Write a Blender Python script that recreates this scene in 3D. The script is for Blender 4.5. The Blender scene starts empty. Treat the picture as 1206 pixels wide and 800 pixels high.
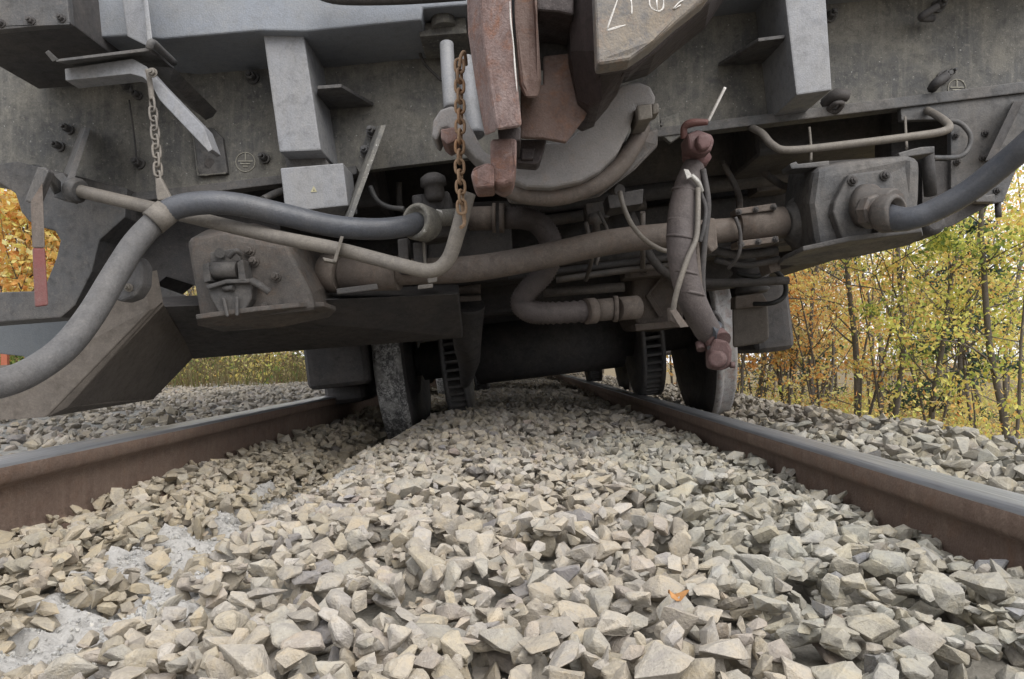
import bpy, bmesh, math, random
import numpy as np
from mathutils import Vector, Matrix, noise

random.seed(7); RS = np.random.RandomState(11)
SC = bpy.context.scene; COL = SC.collection
PI = math.pi

# ---------------------------------------------------------------- camera, sky, sun, exposure
F = 871.0                      # focal length in photo pixels (1206 wide)
CX, CZ = 0.135, 0.169          # eye: track centre is x = 0, rail top is z = 0
VX, VY = 605.0, 425.0          # vanishing point of the rails in the photo
cd = bpy.data.cameras.new('camera'); cam = bpy.data.objects.new('camera', cd); COL.objects.link(cam)
cam.location = (CX, 0, CZ); cam.rotation_euler = (PI/2, 0, 0)
cd.sensor_width = 36.0; cd.lens = 36.0*F/1206.0
cd.shift_x = -(VX-603)/1206.0; cd.shift_y = (VY-400)/1206.0
cd.clip_start = 0.02; cd.clip_end = 2000
SC.camera = cam

world = bpy.data.worlds.new('World'); SC.world = world; world.use_nodes = True
nt = world.node_tree; nt.nodes.clear()
SUN_EL, SUN_AZ = math.radians(46), math.radians(150)   # high behind the camera, to its right
sky = nt.nodes.new('ShaderNodeTexSky'); sky.sky_type = 'NISHITA'; sky.sun_disc = False
sky.sun_elevation = SUN_EL; sky.sun_rotation = SUN_AZ; sky.air_density = 1.0; sky.dust_density = 3.0
hsv = nt.nodes.new('ShaderNodeHueSaturation'); hsv.inputs['Saturation'].default_value = 0.3
bg = nt.nodes.new('ShaderNodeBackground'); bg.inputs['Strength'].default_value = 0.095
wo = nt.nodes.new('ShaderNodeOutputWorld')
over = nt.nodes.new('ShaderNodeMix'); over.data_type = 'RGBA'; over.inputs[0].default_value = .75   # cloud cover over the clear sky
over.inputs[7].default_value = (9.0, 9.1, 9.4, 1)
nt.links.new(sky.outputs[0], hsv.inputs['Color']); nt.links.new(hsv.outputs[0], over.inputs[6]); nt.links.new(over.outputs[2], bg.inputs[0]); nt.links.new(bg.outputs[0], wo.inputs[0])
sd = bpy.data.lights.new('sun', 'SUN'); sd.energy = 1.35; sd.angle = math.radians(50); sd.color = (1, .96, .9)
sun = bpy.data.objects.new('sun', sd); COL.objects.link(sun)
sdir = Vector((math.cos(SUN_EL)*math.sin(SUN_AZ), math.cos(SUN_EL)*math.cos(SUN_AZ), math.sin(SUN_EL)))
sun.rotation_euler = sdir.to_track_quat('Z', 'Y').to_euler(); sun.location = (0, -5, 8)
SC.view_settings.view_transform = 'Standard'; SC.view_settings.look = 'None'
SC.view_settings.exposure = 0.95; SC.view_settings.gamma = 1.0; SC.view_settings.use_curve_mapping = False
SC.cycles.max_bounces = 6; SC.cycles.diffuse_bounces = 3

# ---------------------------------------------------------------- materials
def ramp(nt, fac, stops):
    r = nt.nodes.new('ShaderNodeValToRGB'); e = r.color_ramp.elements
    while len(e) < len(stops): e.new(.5)
    for i, (p, c) in enumerate(stops):
        e[i].position = p; e[i].color = (c[0], c[1], c[2], 1) if hasattr(c, '__len__') else (c, c, c, 1)
    nt.links.new(fac, r.inputs[0]); return r.outputs[0]
def nz(nt, vec, scale, detail=4, rough=.6, dist=0):
    n = nt.nodes.new('ShaderNodeTexNoise'); n.inputs['Scale'].default_value = scale; n.inputs['Detail'].default_value = detail
    n.inputs['Roughness'].default_value = rough; n.inputs['Distortion'].default_value = dist
    nt.links.new(vec, n.inputs['Vector']); return n.outputs['Fac']
def mixc(nt, fac, a, b, mode='MIX'):
    m = nt.nodes.new('ShaderNodeMix'); m.data_type = 'RGBA'; m.blend_type = mode
    for sock, v in ((m.inputs[0], fac), (m.inputs[6], a), (m.inputs[7], b)):
        if isinstance(v, (int, float)): sock.default_value = v
        elif isinstance(v, tuple): sock.default_value = (v[0], v[1], v[2], 1)
        else: nt.links.new(v, sock)
    return m.outputs[2]
def newmat(name):
    m = bpy.data.materials.new(name); m.use_nodes = True; nt = m.node_tree; nt.nodes.clear()
    o = nt.nodes.new('ShaderNodeOutputMaterial'); b = nt.nodes.new('ShaderNodeBsdfPrincipled')
    nt.links.new(b.outputs[0], o.inputs[0]); g = nt.nodes.new('ShaderNodeNewGeometry')
    return m, nt, b, g.outputs['Position']
def bump(nt, b, h, strength, dist=.01):
    n = nt.nodes.new('ShaderNodeBump'); n.inputs['Strength'].default_value = strength; n.inputs['Distance'].default_value = dist
    nt.links.new(h, n.inputs['Height']); nt.links.new(n.outputs[0], b.inputs['Normal'])
def scaled(nt, vec, s):
    m = nt.nodes.new('ShaderNodeMapping'); m.inputs['Scale'].default_value = s; nt.links.new(vec, m.inputs[0]); return m.outputs[0]

def metal(name, base, dust=(.2, .18, .15), dustamt=.5, dark=(.03, .03, .03), darkamt=.4, rust=None, rustamt=.3, rough=.6, streak=.5, bmp=.25, metallic=0.0, spec=.4, speckle=0.0):
    """worn painted or bare metal: base colour, patches of dust, grime, rust, vertical streaks, pits"""
    m, nt, b, pos = newmat(name)
    big = nz(nt, pos, 7, 6, .65, .4)
    mid = nz(nt, pos, 38, 6, .7)
    st = nz(nt, scaled(nt, pos, (55, 55, 5)), 1, 4, .6)
    fine = nz(nt, pos, 260, 3, .6)
    col = mixc(nt, ramp(nt, big, [(.38, 0), (.68, dustamt)]), base, dust)
    col = mixc(nt, ramp(nt, mid, [(.50, 0), (.75, darkamt)]), col, dark)
    if streak: col = mixc(nt, ramp(nt, st, [(.5, 0), (.78, streak)]), col, tuple(min(1, c*1.15+.02) for c in dust))
    if rust: col = mixc(nt, ramp(nt, nz(nt, pos, 19, 8, .75, .8), [(.5, 0), (.66, rustamt)]), col, rust)
    col = mixc(nt, ramp(nt, fine, [(.35, .35), (.6, 0)]), col, tuple(c*.55 for c in base))
    sp_ = nz(nt, pos, 75, 8, .8, .6); col = mixc(nt, ramp(nt, sp_, [(.54, 0), (.62, .45*max(dustamt, .5))]), col, tuple(min(1, c*1.25+.01) for c in dust))
    col = mixc(nt, ramp(nt, nz(nt, pos, 24, 8, .78, 1.2), [(.36, .55*max(darkamt, .4)), (.47, 0)]), col, dark)
    if speckle: col = mixc(nt, ramp(nt, nz(nt, pos, 150, 2, .4), [(.70, 0), (.74, speckle)]), col, (.6, .6, .58))
    nt.links.new(col, b.inputs['Base Color'])
    nt.links.new(ramp(nt, mid, [(.3, rough-.1), (.7, min(1, rough+.15))]), b.inputs['Roughness'])
    b.inputs['Metallic'].default_value = metallic; b.inputs['Specular IOR Level'].default_value = spec
    h = nt.nodes.new('ShaderNodeMath'); h.operation = 'ADD'; nt.links.new(mid, h.inputs[0]); nt.links.new(fine, h.inputs[1])
    bump(nt, b, h.outputs[0], bmp, .004)
    return m
M = {}
M['band'] = metal('blue grey paint', (.225, .245, .28), (.24, .235, .22), .45, (.12, .12, .12), .25, streak=.12, rough=.5)
M['pale'] = metal('pale grey paint', (.255, .263, .285), (.25, .24, .225), .5, (.09, .09, .094), .55, streak=.4, rough=.5)
M['plate'] = metal('dusty grey paint', (.10, .10, .099), (.228, .214, .182), .95, (.03, .03, .032), .6, streak=.6, rough=.7, speckle=.5)
M['grey'] = metal('grimy grey paint', (.078, .079, .083), (.145, .128, .112), .65, (.02, .02, .021), .65, streak=.2, rough=.55)
M['box'] = metal('dusty cast housing', (.085, .08, .078), (.155, .13, .11), .7, (.025, .025, .025), .5, rust=(.17, .11, .075), rustamt=.35, streak=.1, rough=.6)
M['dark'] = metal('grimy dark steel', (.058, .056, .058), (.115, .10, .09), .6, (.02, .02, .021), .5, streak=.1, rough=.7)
M['brown'] = metal('brown dusted steel', (.12, .10, .088), (.175, .145, .122), .6, (.04, .034, .03), .5, rust=(.17, .11, .08), rustamt=.3, streak=.1, rough=.75)
M['rod'] = metal('dusted bare rod', (.165, .15, .135), (.23, .205, .17), .6, (.06, .055, .05), .45, streak=.05, rough=.6)
M['plough'] = metal('mud brown paint', (.09, .077, .066), (.135, .115, .097), .6, (.035, .03, .026), .5, streak=.25, rough=.75)
M['rust'] = metal('rusty cast iron', (.185, .115, .10), (.26, .205, .195), .9, (.075, .05, .05), .7, rust=(.25, .10, .045), rustamt=.7, streak=.45, rough=.7, bmp=.5, metallic=.15)
M['orange_rust'] = metal('orange rust', (.165, .115, .10), (.22, .175, .16), .6, (.08, .05, .04), .55, rust=(.25, .115, .06), rustamt=.6, streak=.1, rough=.8, bmp=.4)
M['dark_rust'] = metal('greasy black iron', (.055, .045, .045), (.10, .08, .075), .4, (.02, .018, .018), .5, streak=.3, rough=.5, metallic=.3)
M['jaw'] = metal('weathered tan grey iron', (.165, .165, .168), (.27, .215, .15), .65, (.08, .09, .11), .9, rust=(.3, .17, .09), rustamt=.4, streak=.25, rough=.65, bmp=.4)
M['cast'] = metal('pale grey cast iron', (.245, .235, .235), (.27, .245, .225), .5, (.15, .145, .145), .4, rust=(.27, .20, .15), rustamt=.35, streak=.05, rough=.75, bmp=.3)
M['rubber'] = metal('dark rubber', (.075, .082, .098), (.12, .115, .115), .5, (.04, .04, .042), .4, streak=0, rough=.36, bmp=.2)
M['rubber_dusty'] = metal('dusty rubber', (.10, .099, .102), (.155, .145, .138), .6, (.05, .048, .048), .6, streak=0, rough=.65, bmp=.3)
M['hose'] = metal('mauve grey rubber', (.085, .072, .071), (.13, .108, .10), .6, (.04, .034, .034), .5, streak=0, rough=.65, bmp=.35)
M['red'] = metal('dusty red paint', (.155, .048, .043), (.12, .085, .078), .7, (.12, .06, .05), .3, streak=.1, rough=.55)
M['pink_red'] = metal('faded pink red paint', (.135, .066, .066), (.15, .118, .112), .5, (.13, .07, .07), .4, streak=.1, rough=.6)
M['maroon'] = metal('dull maroon casting', (.095, .052, .05), (.14, .105, .098), .7, (.05, .032, .03), .5, streak=.1, rough=.7)
M['zinc'] = metal('bare zinc', (.45, .44, .42), (.35, .32, .29), .4, (.1, .09, .08), .4, streak=0, rough=.45, metallic=.5)
M['chain'] = metal('rusty chain', (.25, .16, .10), (.31, .22, .13), .5, (.09, .06, .045), .5, rust=(.3, .13, .05), rustamt=.5, streak=0, rough=.7)
M['tread'] = metal('scuffed wheel tread', (.20, .195, .19), (.5, .49, .47), 1, (.015, .015, .015), 1, streak=0, rough=.6, bmp=.6, speckle=1)
M['bright'] = metal('polished wheel steel', (.42, .42, .43), (.5, .47, .45), .6, (.09, .08, .075), .8, rust=(.30, .17, .13), rustamt=.7, streak=0, rough=.4, metallic=.25)
M['chalk'] = metal('white chalk', (.72, .70, .68), (.6, .57, .53), .5, (.5, .48, .46), .3, streak=0, rough=.9)
M['cream'] = metal('cream stencil paint', (.42, .40, .34), (.33, .31, .27), .5, (.2, .2, .18), .3, streak=0, rough=.8)
M['yellow'] = metal('yellow sticker', (.42, .39, .24), (.36, .34, .27), .3, (.2, .18, .1), .2, streak=0, rough=.6)
M['black'] = metal('black print', (.02, .02, .02), (.04, .04, .04), .3, (.01, .01, .01), .2, streak=0, rough=.6)
M['slate'] = metal('blue grey panel', (.13, .145, .16), (.16, .16, .16), .4, (.1, .11, .12), .3, streak=.1, rough=.5)
M['marker'] = metal('orange red marker paint', (.42, .13, .07), (.4, .2, .12), .3, (.3, .08, .04), .2, streak=0, rough=.6)
M['rail_side'] = metal('brown rail rust', (.145, .10, .078), (.20, .145, .112), .7, (.075, .05, .04), .5, rust=(.19, .105, .065), rustamt=.4, streak=.5, rough=.85, bmp=.4)

def tread_mat():
    m, nt, b, pos = newmat('scuffed wheel tread')
    n1 = nz(nt, pos, 75, 8, .8, .4); n2 = nz(nt, pos, 9, 3, .5); n3 = nz(nt, pos, 30, 5, .7)
    col = ramp(nt, n1, [(.38, (.03, .03, .031)), (.48, (.20, .195, .19)), (.58, (.62, .61, .59))])
    col = mixc(nt, ramp(nt, n3, [(.40, .7), (.55, 0)]), col, (.04, .04, .041)); col = mixc(nt, ramp(nt, n2, [(.5, 0), (.62, .6)]), col, (.38, .37, .35))
    nt.links.new(col, b.inputs['Base Color']); b.inputs['Roughness'].default_value = .55; bump(nt, b, n1, .6, .004); return m
M['tread'] = tread_mat()
def rail_top_mat():
    m, nt, b, pos = newmat('worn rail steel')
    lng = nz(nt, scaled(nt, pos, (170, 3.0, 60)), 1, 5, .6)
    lng2 = nz(nt, scaled(nt, pos, (420, 9.0, 100)), 1, 4, .7)
    col = ramp(nt, lng, [(.25, (.17, .17, .18)), (.5, (.30, .31, .33)), (.75, (.44, .45, .47))])
    col = mixc(nt, ramp(nt, lng2, [(.5, 0), (.7, .45)]), col, (.16, .14, .13))
    nt.links.new(col, b.inputs['Base Color']); b.inputs['Metallic'].default_value = .55
    nt.links.new(ramp(nt, lng, [(.3, .48), (.7, .30)]), b.inputs['Roughness']); bump(nt, b, lng2, .25, .002)
    return m
M['rail_top'] = rail_top_mat()

def stone_mat(name, use_attr):
    m, nt, b, pos = newmat(name)
    if use_attr:
        a = nt.nodes.new('ShaderNodeAttribute'); a.attribute_name = 'tint'; tint = a.outputs['Color']
    else:
        a = nt.nodes.new('ShaderNodeObjectInfo'); tint = a.outputs['Color']
    n1 = nz(nt, pos, 45, 6, .7, .5); n2 = nz(nt, pos, 300, 4, .65); n3 = nz(nt, pos, 110, 5, .75)
    col = mixc(nt, 1.0, tint, ramp(nt, n1, [(.3, (.74, .74, .77)), (.5, (1, .99, .96)), (.7, (1.12, 1.04, .90))]), 'MULTIPLY')
    col = mixc(nt, ramp(nt, n2, [(.33, .4), (.48, 0)]), col, (.22, .20, .17))
    col = mixc(nt, ramp(nt, n3, [(.58, 0), (.72, .45)]), col, (.58, .55, .49))
    nt.links.new(col, b.inputs['Base Color']); b.inputs['Roughness'].default_value = .92
    b.inputs['Specular IOR Level'].default_value = .15
    h = nt.nodes.new('ShaderNodeMath'); h.operation = 'ADD'; nt.links.new(n2, h.inputs[0]); nt.links.new(n3, h.inputs[1])
    bump(nt, b, h.outputs[0], .55, .004)
    return m
M['stone'] = stone_mat('crushed stone single', False); M['stones'] = stone_mat('crushed stone', True)

def ground_mat(name, c0, c1, c2, s=30, bs=.8):
    m, nt, b, pos = newmat(name)
    n1 = nz(nt, pos, s, 8, .7); n2 = nz(nt, pos, s*.09, 5, .6)
    col = ramp(nt, n1, [(.3, c0), (.5, c1), (.72, c2)])
    col = mixc(nt, ramp(nt, n2, [(.4, 0), (.7, .5)]), col, c0)
    nt.links.new(col, b.inputs['Base Color']); b.inputs['Roughness'].default_value = .95; bump(nt, b, n1, bs, .02)
    return m
M['ballast'] = ground_mat('ballast fines', (.16, .147, .125), (.28, .26, .22), (.40, .37, .32), 60)
M['powder'] = ground_mat('crushed stone powder', (.40, .385, .365), (.49, .475, .455), (.57, .56, .54), 160, .6)
M['earth'] = ground_mat('forest floor', (.06, .05, .03), (.14, .10, .045), (.26, .19, .07), 9)
M['gravel_far'] = ground_mat('grey gravel', (.12, .12, .115), (.27, .265, .25), (.42, .41, .39), 26)

def leaf_mat():
    m, nt, b, pos = newmat('autumn leaf')
    a = nt.nodes.new('ShaderNodeAttribute'); a.attribute_name = 'tint'
    nt.links.new(a.outputs['Color'], b.inputs['Base Color']); b.inputs['Roughness'].default_value = .6; b.inputs['Specular IOR Level'].default_value = .25
    t = nt.nodes.new('ShaderNodeBsdfTranslucent'); nt.links.new(a.outputs['Color'], t.inputs[0])
    mx = nt.nodes.new('ShaderNodeMixShader'); mx.inputs[0].default_value = .5
    nt.links.new(b.outputs[0], mx.inputs[1]); nt.links.new(t.outputs[0], mx.inputs[2])
    o = [n for n in nt.nodes if n.type == 'OUTPUT_MATERIAL'][0]; nt.links.new(mx.outputs[0], o.inputs[0])
    return m
M['leaf'] = leaf_mat()
M['bark'] = metal('grey brown bark', (.11, .095, .08), (.19, .165, .14), .6, (.035, .03, .026), .6, streak=.4, rough=.9, bmp=.6)

# ---------------------------------------------------------------- geometry helpers
def P(px, py, D):                      # photo pixel at distance D (metres along the track) -> point in the world
    return Vector((CX+(px-VX)/F*D, D, CZ-(py-VY)/F*D))
ORG = {}                               # world origin of every object made here
class MB:
    """collects shapes in world space; build() links them as ONE mesh object"""
    def __init__(s): s.v = []; s.f = []; s.sm = []; s.mi = []; s.cur = 0; s.st = []
    def add(s, verts, faces, smooth=False):
        o = len(s.v); s.st.append((o, len(s.f))); s.v.extend([Vector(p) for p in verts])
        for i, fc in enumerate(faces):
            s.f.append([o+k for k in fc]); s.sm.append(smooth[i] if isinstance(smooth, list) else smooth); s.mi.append(s.cur)
        return s
    def addbm(s, bm, bevel=0.0, seg=2):
        if bevel:
            bmesh.ops.recalc_face_normals(bm, faces=bm.faces)
            es = [e for e in bm.edges if len(e.link_faces) == 2 and e.calc_face_angle(0) > .45]
            if es: bmesh.ops.bevel(bm, geom=es, offset=bevel, segments=3 if bevel >= .005 else seg, profile=.6, affect='EDGES', clamp_overlap=True)
        bmesh.ops.recalc_face_normals(bm, faces=bm.faces)
        bm.verts.index_update()
        s.add([v.co.copy() for v in bm.verts], [[v.index for v in f.verts] for f in bm.faces], False); bm.free(); return s
    def loft(s, A, B, bevel=.003):     # solid between two outlines of equal length
        bm = bmesh.new(); n = len(A); a = [bm.verts.new(p) for p in A]; b = [bm.verts.new(p) for p in B]
        bm.faces.new(a); bm.faces.new(b[::-1])
        for i in range(n): bm.faces.new((a[i], b[i], b[(i+1) % n], a[(i+1) % n]))
        return s.addbm(bm, bevel)
    def pr(s, pts, D, depth, bevel=.003):   # outline in a plane across the track, extruded along the track
        A = [P(x, y, D) for x, y in pts]; return s.loft(A, [p+Vector((0, depth, 0)) for p in A], bevel)
    def hexa(s, A, B, bevel=.003): return s.loft(A, B, bevel)
    def tube(s, pts, r, seg=14, smooth=True, cap=True, closed=False, res=6):
        p = [Vector(q) for q in pts]; rr = list(r) if hasattr(r, '__len__') else [r]*len(p)
        if smooth and len(p) > 2:
            q = []; qr = []; n = len(p); rng = range(n if closed else n-1)
            for i in rng:
                g = (lambda k: p[k % n]) if closed else (lambda k: p[max(0, min(n-1, k))])
                for t in range(res):
                    u = t/res; a, b, c, d = g(i-1), g(i), g(i+1), g(i+2)
                    q.append(.5*((2*b)+(c-a)*u+(2*a-5*b+4*c-d)*u*u+(3*b-a-3*c+d)*u**3)); qr.append(rr[i]*(1-u)+rr[(i+1) % n]*u)
            if not closed: q.append(p[-1]); qr.append(rr[-1])
            p, rr = q, qr
        n = len(p); verts = []; faces = []; sm = []; nrm = None
        for i in range(n):
            t = (p[(i+1) % n]-p[i-1]) if closed else (p[min(n-1, i+1)]-p[max(0, i-1)])
            t.normalize()
            if nrm is None:
                nrm = t.orthogonal().normalized()
            nrm = (nrm-t*nrm.dot(t)).normalized(); bn = t.cross(nrm)
            for k in range(seg):
                a = 2*PI*k/seg; verts.append(p[i]+(nrm*math.cos(a)+bn*math.sin(a))*rr[i])
        for i in range(n if closed else n-1):
            j = (i+1) % n
            for k in range(seg):
                l = (k+1) % seg; faces.append([i*seg+k, i*seg+l, j*seg+l, j*seg+k]); sm.append(True)
        if cap and not closed:
            faces.append(list(range(seg))[::-1]); faces.append([(n-1)*seg+k for k in range(seg)]); sm += [False, False]
        return s.add(verts, faces, sm)
    def cyl(s, a, b, r0, r1=None, seg=20):
        return s.tube([a, b], [r0, r0 if r1 is None else r1], seg, smooth=False)
    def lathe(s, c, ax, prof, seg=32, smooth=True):   # prof: (distance along ax, radius)
        ax = Vector(ax).normalized(); u = ax.orthogonal().normalized(); w = ax.cross(u); c = Vector(c); verts = []; faces = []; n = len(prof)
        for h, r in prof:
            for k in range(seg):
                a = 2*PI*k/seg; verts.append(c+ax*h+(u*math.cos(a)+w*math.sin(a))*r)
        for i in range(n-1):
            for k in range(seg):
                l = (k+1) % seg; faces.append([i*seg+k, i*seg+l, (i+1)*seg+l, (i+1)*seg+k])
        sm = [smooth]*len(faces)
        faces.append(list(range(seg))[::-1]); faces.append([(n-1)*seg+k for k in range(seg)]); sm += [False, False]
        return s.add(verts, faces, sm)
    def box(s, c, size, rot=None, bevel=.003):
        bm = bmesh.new(); bmesh.ops.create_cube(bm, size=1); mt = Matrix.Translation(c) @ (rot.to_4x4() if rot else Matrix()) @ Matrix.Diagonal((*size, 1))
        bmesh.ops.transform(bm, matrix=mt, verts=bm.verts); return s.addbm(bm, bevel)
    def nut(s, c, ax, r, h):           # washer and hexagon
        ax = Vector(ax).normalized(); s.cyl(c, Vector(c)+ax*h*.25, r*1.35, seg=14); s.lathe(Vector(c)+ax*h*.25, ax, [(0, r), (h*.65, r), (h*.75, r*.8)], 6, False)
        s.lathe(Vector(c)+ax*h, ax, [(0, r*.5), (h*.4, r*.45)], 10); return s
    def build(s, name, mat, parent=None, origin=None):
        me = bpy.data.meshes.new(name); mats = mat if isinstance(mat, list) else [mat]
        c = Vector(origin) if origin else (sum(s.v, Vector())/len(s.v))
        me.from_pydata([v-c for v in s.v], [], s.f); me.polygons.foreach_set('use_smooth', s.sm); me.polygons.foreach_set('material_index', s.mi)
        for q in mats: me.materials.append(M[q] if isinstance(q, str) else q)
        me.update(); o = bpy.data.objects.new(name, me); COL.objects.link(o); ORG[o.name] = c
        if parent: o.parent = parent; o.location = c-ORG[parent.name]
        else: o.location = c
        return o
def link_copy(o, parent, at=None, rot=None):
    c = o.copy(); COL.objects.link(c); c.parent = parent
    if at is not None: c.location = Vector(at)-ORG[parent.name]; ORG[c.name] = Vector(at)
    if rot: c.rotation_euler = rot
    return c
def empty(name, loc, parent=None):
    o = bpy.data.objects.new(name, None); COL.objects.link(o); ORG[o.name] = Vector(loc); o.empty_display_size = .1
    o.location = Vector(loc)-(ORG[parent.name] if parent else Vector())
    if parent: o.parent = parent
    return o
def tag(o, label, cat, group=None):
    o['label'] = label; o['category'] = cat
    if group: o['group'] = group
    return o
def struct(o): o['kind'] = 'structure'; return o
def stuff(o): o['kind'] = 'stuff'; return o
def fast_mesh(name, V, faces, mat, tint=None, parent=None, smooth=False):
    """V (n,3) array, faces (m,k) array; tint (n,3) per-vertex colour"""
    me = bpy.data.meshes.new(name); n, (m, k) = len(V), faces.shape
    me.vertices.add(n); me.vertices.foreach_set('co', np.ascontiguousarray(V, dtype=np.float32).ravel())
    me.loops.add(m*k); me.loops.foreach_set('vertex_index', faces.astype(np.int32).ravel())
    me.polygons.add(m); me.polygons.foreach_set('loop_start', np.arange(0, m*k, k, dtype=np.int32))
    me.polygons.foreach_set('use_smooth', np.full(m, smooth))
    if tint is not None:
        ca = me.color_attributes.new('tint', 'FLOAT_COLOR', 'POINT'); c4 = np.ones((n, 4), np.float32); c4[:, :3] = tint; ca.data.foreach_set('color', c4.ravel())
    me.materials.append(M[mat]); me.update(calc_edges=True); me.validate()
    o = bpy.data.objects.new(name, me); COL.objects.link(o); ORG[o.name] = Vector()
    if parent: o.parent = parent; o.location = -ORG[parent.name]
    return o

# ---------------------------------------------------------------- ground, ballast bed, rails
def sm(a, b, x): t = np.clip((x-a)/(b-a), 0, 1); return t*t*(3-2*t)
def vnoise(x, y, s, seed=0):           # cheap value noise on arrays
    x = np.asarray(x, float)*s+seed*17.3; y = np.asarray(y, float)*s+seed*5.1
    xi, yi = np.floor(x), np.floor(y); fx, fy = x-xi, y-yi; fx = fx*fx*(3-2*fx); fy = fy*fy*(3-2*fy)
    h = lambda a, b: (np.sin(a*127.1+b*311.7)*43758.5453) % 1.0
    return (h(xi, yi)*(1-fx)+h(xi+1, yi)*fx)*(1-fy)+(h(xi, yi+1)*(1-fx)+h(xi+1, yi+1)*fx)*fy
PATCH = [(-.355, .90, .105, .17), (-.365, 1.37, .085, .15), (-.345, 1.74, .09, .22)]
def patch(x, y):
    m = np.zeros_like(np.asarray(x, float))
    for cx, cy, rx, ry in PATCH: m = np.maximum(m, 1.25-np.sqrt(((x-cx)/rx)**2+((y-cy)/ry)**2))
    return m+(vnoise(x, y, 28, 3)-.5)*1.5
def T(x, y):                           # ballast surface (rail top = 0)
    x = np.asarray(x, float); y = np.asarray(y, float)
    inn = -.068-.055*sm(.05, -.62, x)-.055*np.exp(-((x+.39)/.085)**2)*sm(4.2, 3.4, y)-.02*sm(.5, .72, x)-.10*np.exp(-((x+.42)/.12)**2)*sm(2.2, 3.0, y)*sm(4.3, 3.7, y)
    right = -.03-.07*np.exp(-((x-1.09)/.13)**2)*sm(1.6, 2.8, y)-.02*sm(1.0, .85, x)-.9*sm(1.30, 2.5, x)
    left = -.055-.10*sm(-1.7, -3.2, x)-.10*sm(-3.2, -8, x)
    z = np.where(x > .75, right, np.where(x < -.75, left, inn))
    return z+(vnoise(x, y, 5, 1)-.5)*.03+(vnoise(x, y, 1.3, 2)-.5)*.02

xs = np.array([-300, -60, -25, -14, -10, -8, -6, -4.5, -3.2, -2.4, -1.7, -1.2, -.8, 0, .8, 1.2, 1.5, 1.9, 2.3, 2.7, 3.3, 4.5, 6, 9, 14, 25, 60, 300.])
ys = np.concatenate([np.linspace(-20, 24, 45), [30, 40, 60, 100, 200, 400]])
gx, gy = np.meshgrid(xs, ys)
gz = np.where(np.abs(gx) <= 1.0, -.30, T(gx, gy)-.05)-np.where(gx > 3, (vnoise(gx, gy, .4, 5)-.5)*.3, 0)+np.where(gx < -7, .05*(-gx-7).clip(0, 20), 0)
nx_, ny_ = len(xs), len(ys); ii = np.arange(nx_*ny_).reshape(ny_, nx_)
gf = np.stack([ii[:-1, :-1], ii[:-1, 1:], ii[1:, 1:], ii[1:, :-1]], -1).reshape(-1, 4)
ground = struct(fast_mesh('ground', np.stack([gx, gy, gz], -1).reshape(-1, 3), gf, 'earth', smooth=True))

def sheet(name, x0, x1, y0, y1, st, off, mat, sty=None):
    a = np.arange(x0, x1+1e-6, st); b = np.arange(y0, y1+1e-6, sty or st); X, Y = np.meshgrid(a, b)
    Z = T(X, Y)+off+(vnoise(X, Y, 30, 8)-.5)*.02; i = np.arange(X.size).reshape(X.shape)
    f = np.stack([i[:-1, :-1], i[:-1, 1:], i[1:, 1:], i[1:, :-1]], -1).reshape(-1, 4)
    return fast_mesh(name, np.stack([X, Y, Z], -1).reshape(-1, 3), f, mat)
bed = struct(sheet('ballast_bed', -.74, .74, -1.0, 40, .04, -.041, 'ballast', .08))
shoulder = struct(sheet('ballast_shoulder', .80, 2.3, -1.0, 40, .06, -.045, 'ballast', .1))
yard = struct(sheet('gravel_yard', -7.0, -.80, -1.0, 40, .1, -.02, 'gravel_far', .16))

# rails: flat-bottomed section, one mesh each
def rail(side, label):
    pf = [(-.036, -.009), (-.034, -.004), (-.029, -.0012), (-.018, 0), (.018, 0), (.029, -.0012), (.034, -.004), (.036, -.009), (.036, -.032), (.030, -.040), (.0095, -.050),
          (.0085, -.075), (.0085, -.125), (.013, -.140), (.040, -.152), (.075, -.160), (.075, -.172)]
    pf = pf + [(-x, z) for x, z in pf[:7:-1]]
    n = len(pf); yy = [-2.5]+[y*.5 for y in range(0, 20)]+[12, 16, 24, 40, 80]
    mb = MB(); V = []; Fc = []; mi = []
    cx = side*(.7175+.036)
    for y in yy:
        for x, z in pf: V.append((cx+x+.0012*math.sin(y*1.7+side), y, z))
    for j in range(len(yy)-1):
        for k in range(n):
            l = (k+1) % n; Fc.append([j*n+k, j*n+l, (j+1)*n+l, (j+1)*n+k]); mi.append(0 if (k <= 6) else 1)
    Fc += [list(range(n))[::-1], [(len(yy)-1)*n+k for k in range(n)]]; mi += [1, 1]
    mb.add(V, Fc, True); mb.mi = mi; mb.sm[-1] = mb.sm[-2] = False
    o = mb.build('rail', ['rail_top', 'rail_side'], origin=(cx, 4, -.172))
    tag(o, label, 'rail', 'rails of the track'); return o
rail(-1, 'rusty rail on the left with the derailed wheel sunk in the stones beside it')
rail(1, 'steel rail on the right running towards the autumn trees')

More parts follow.
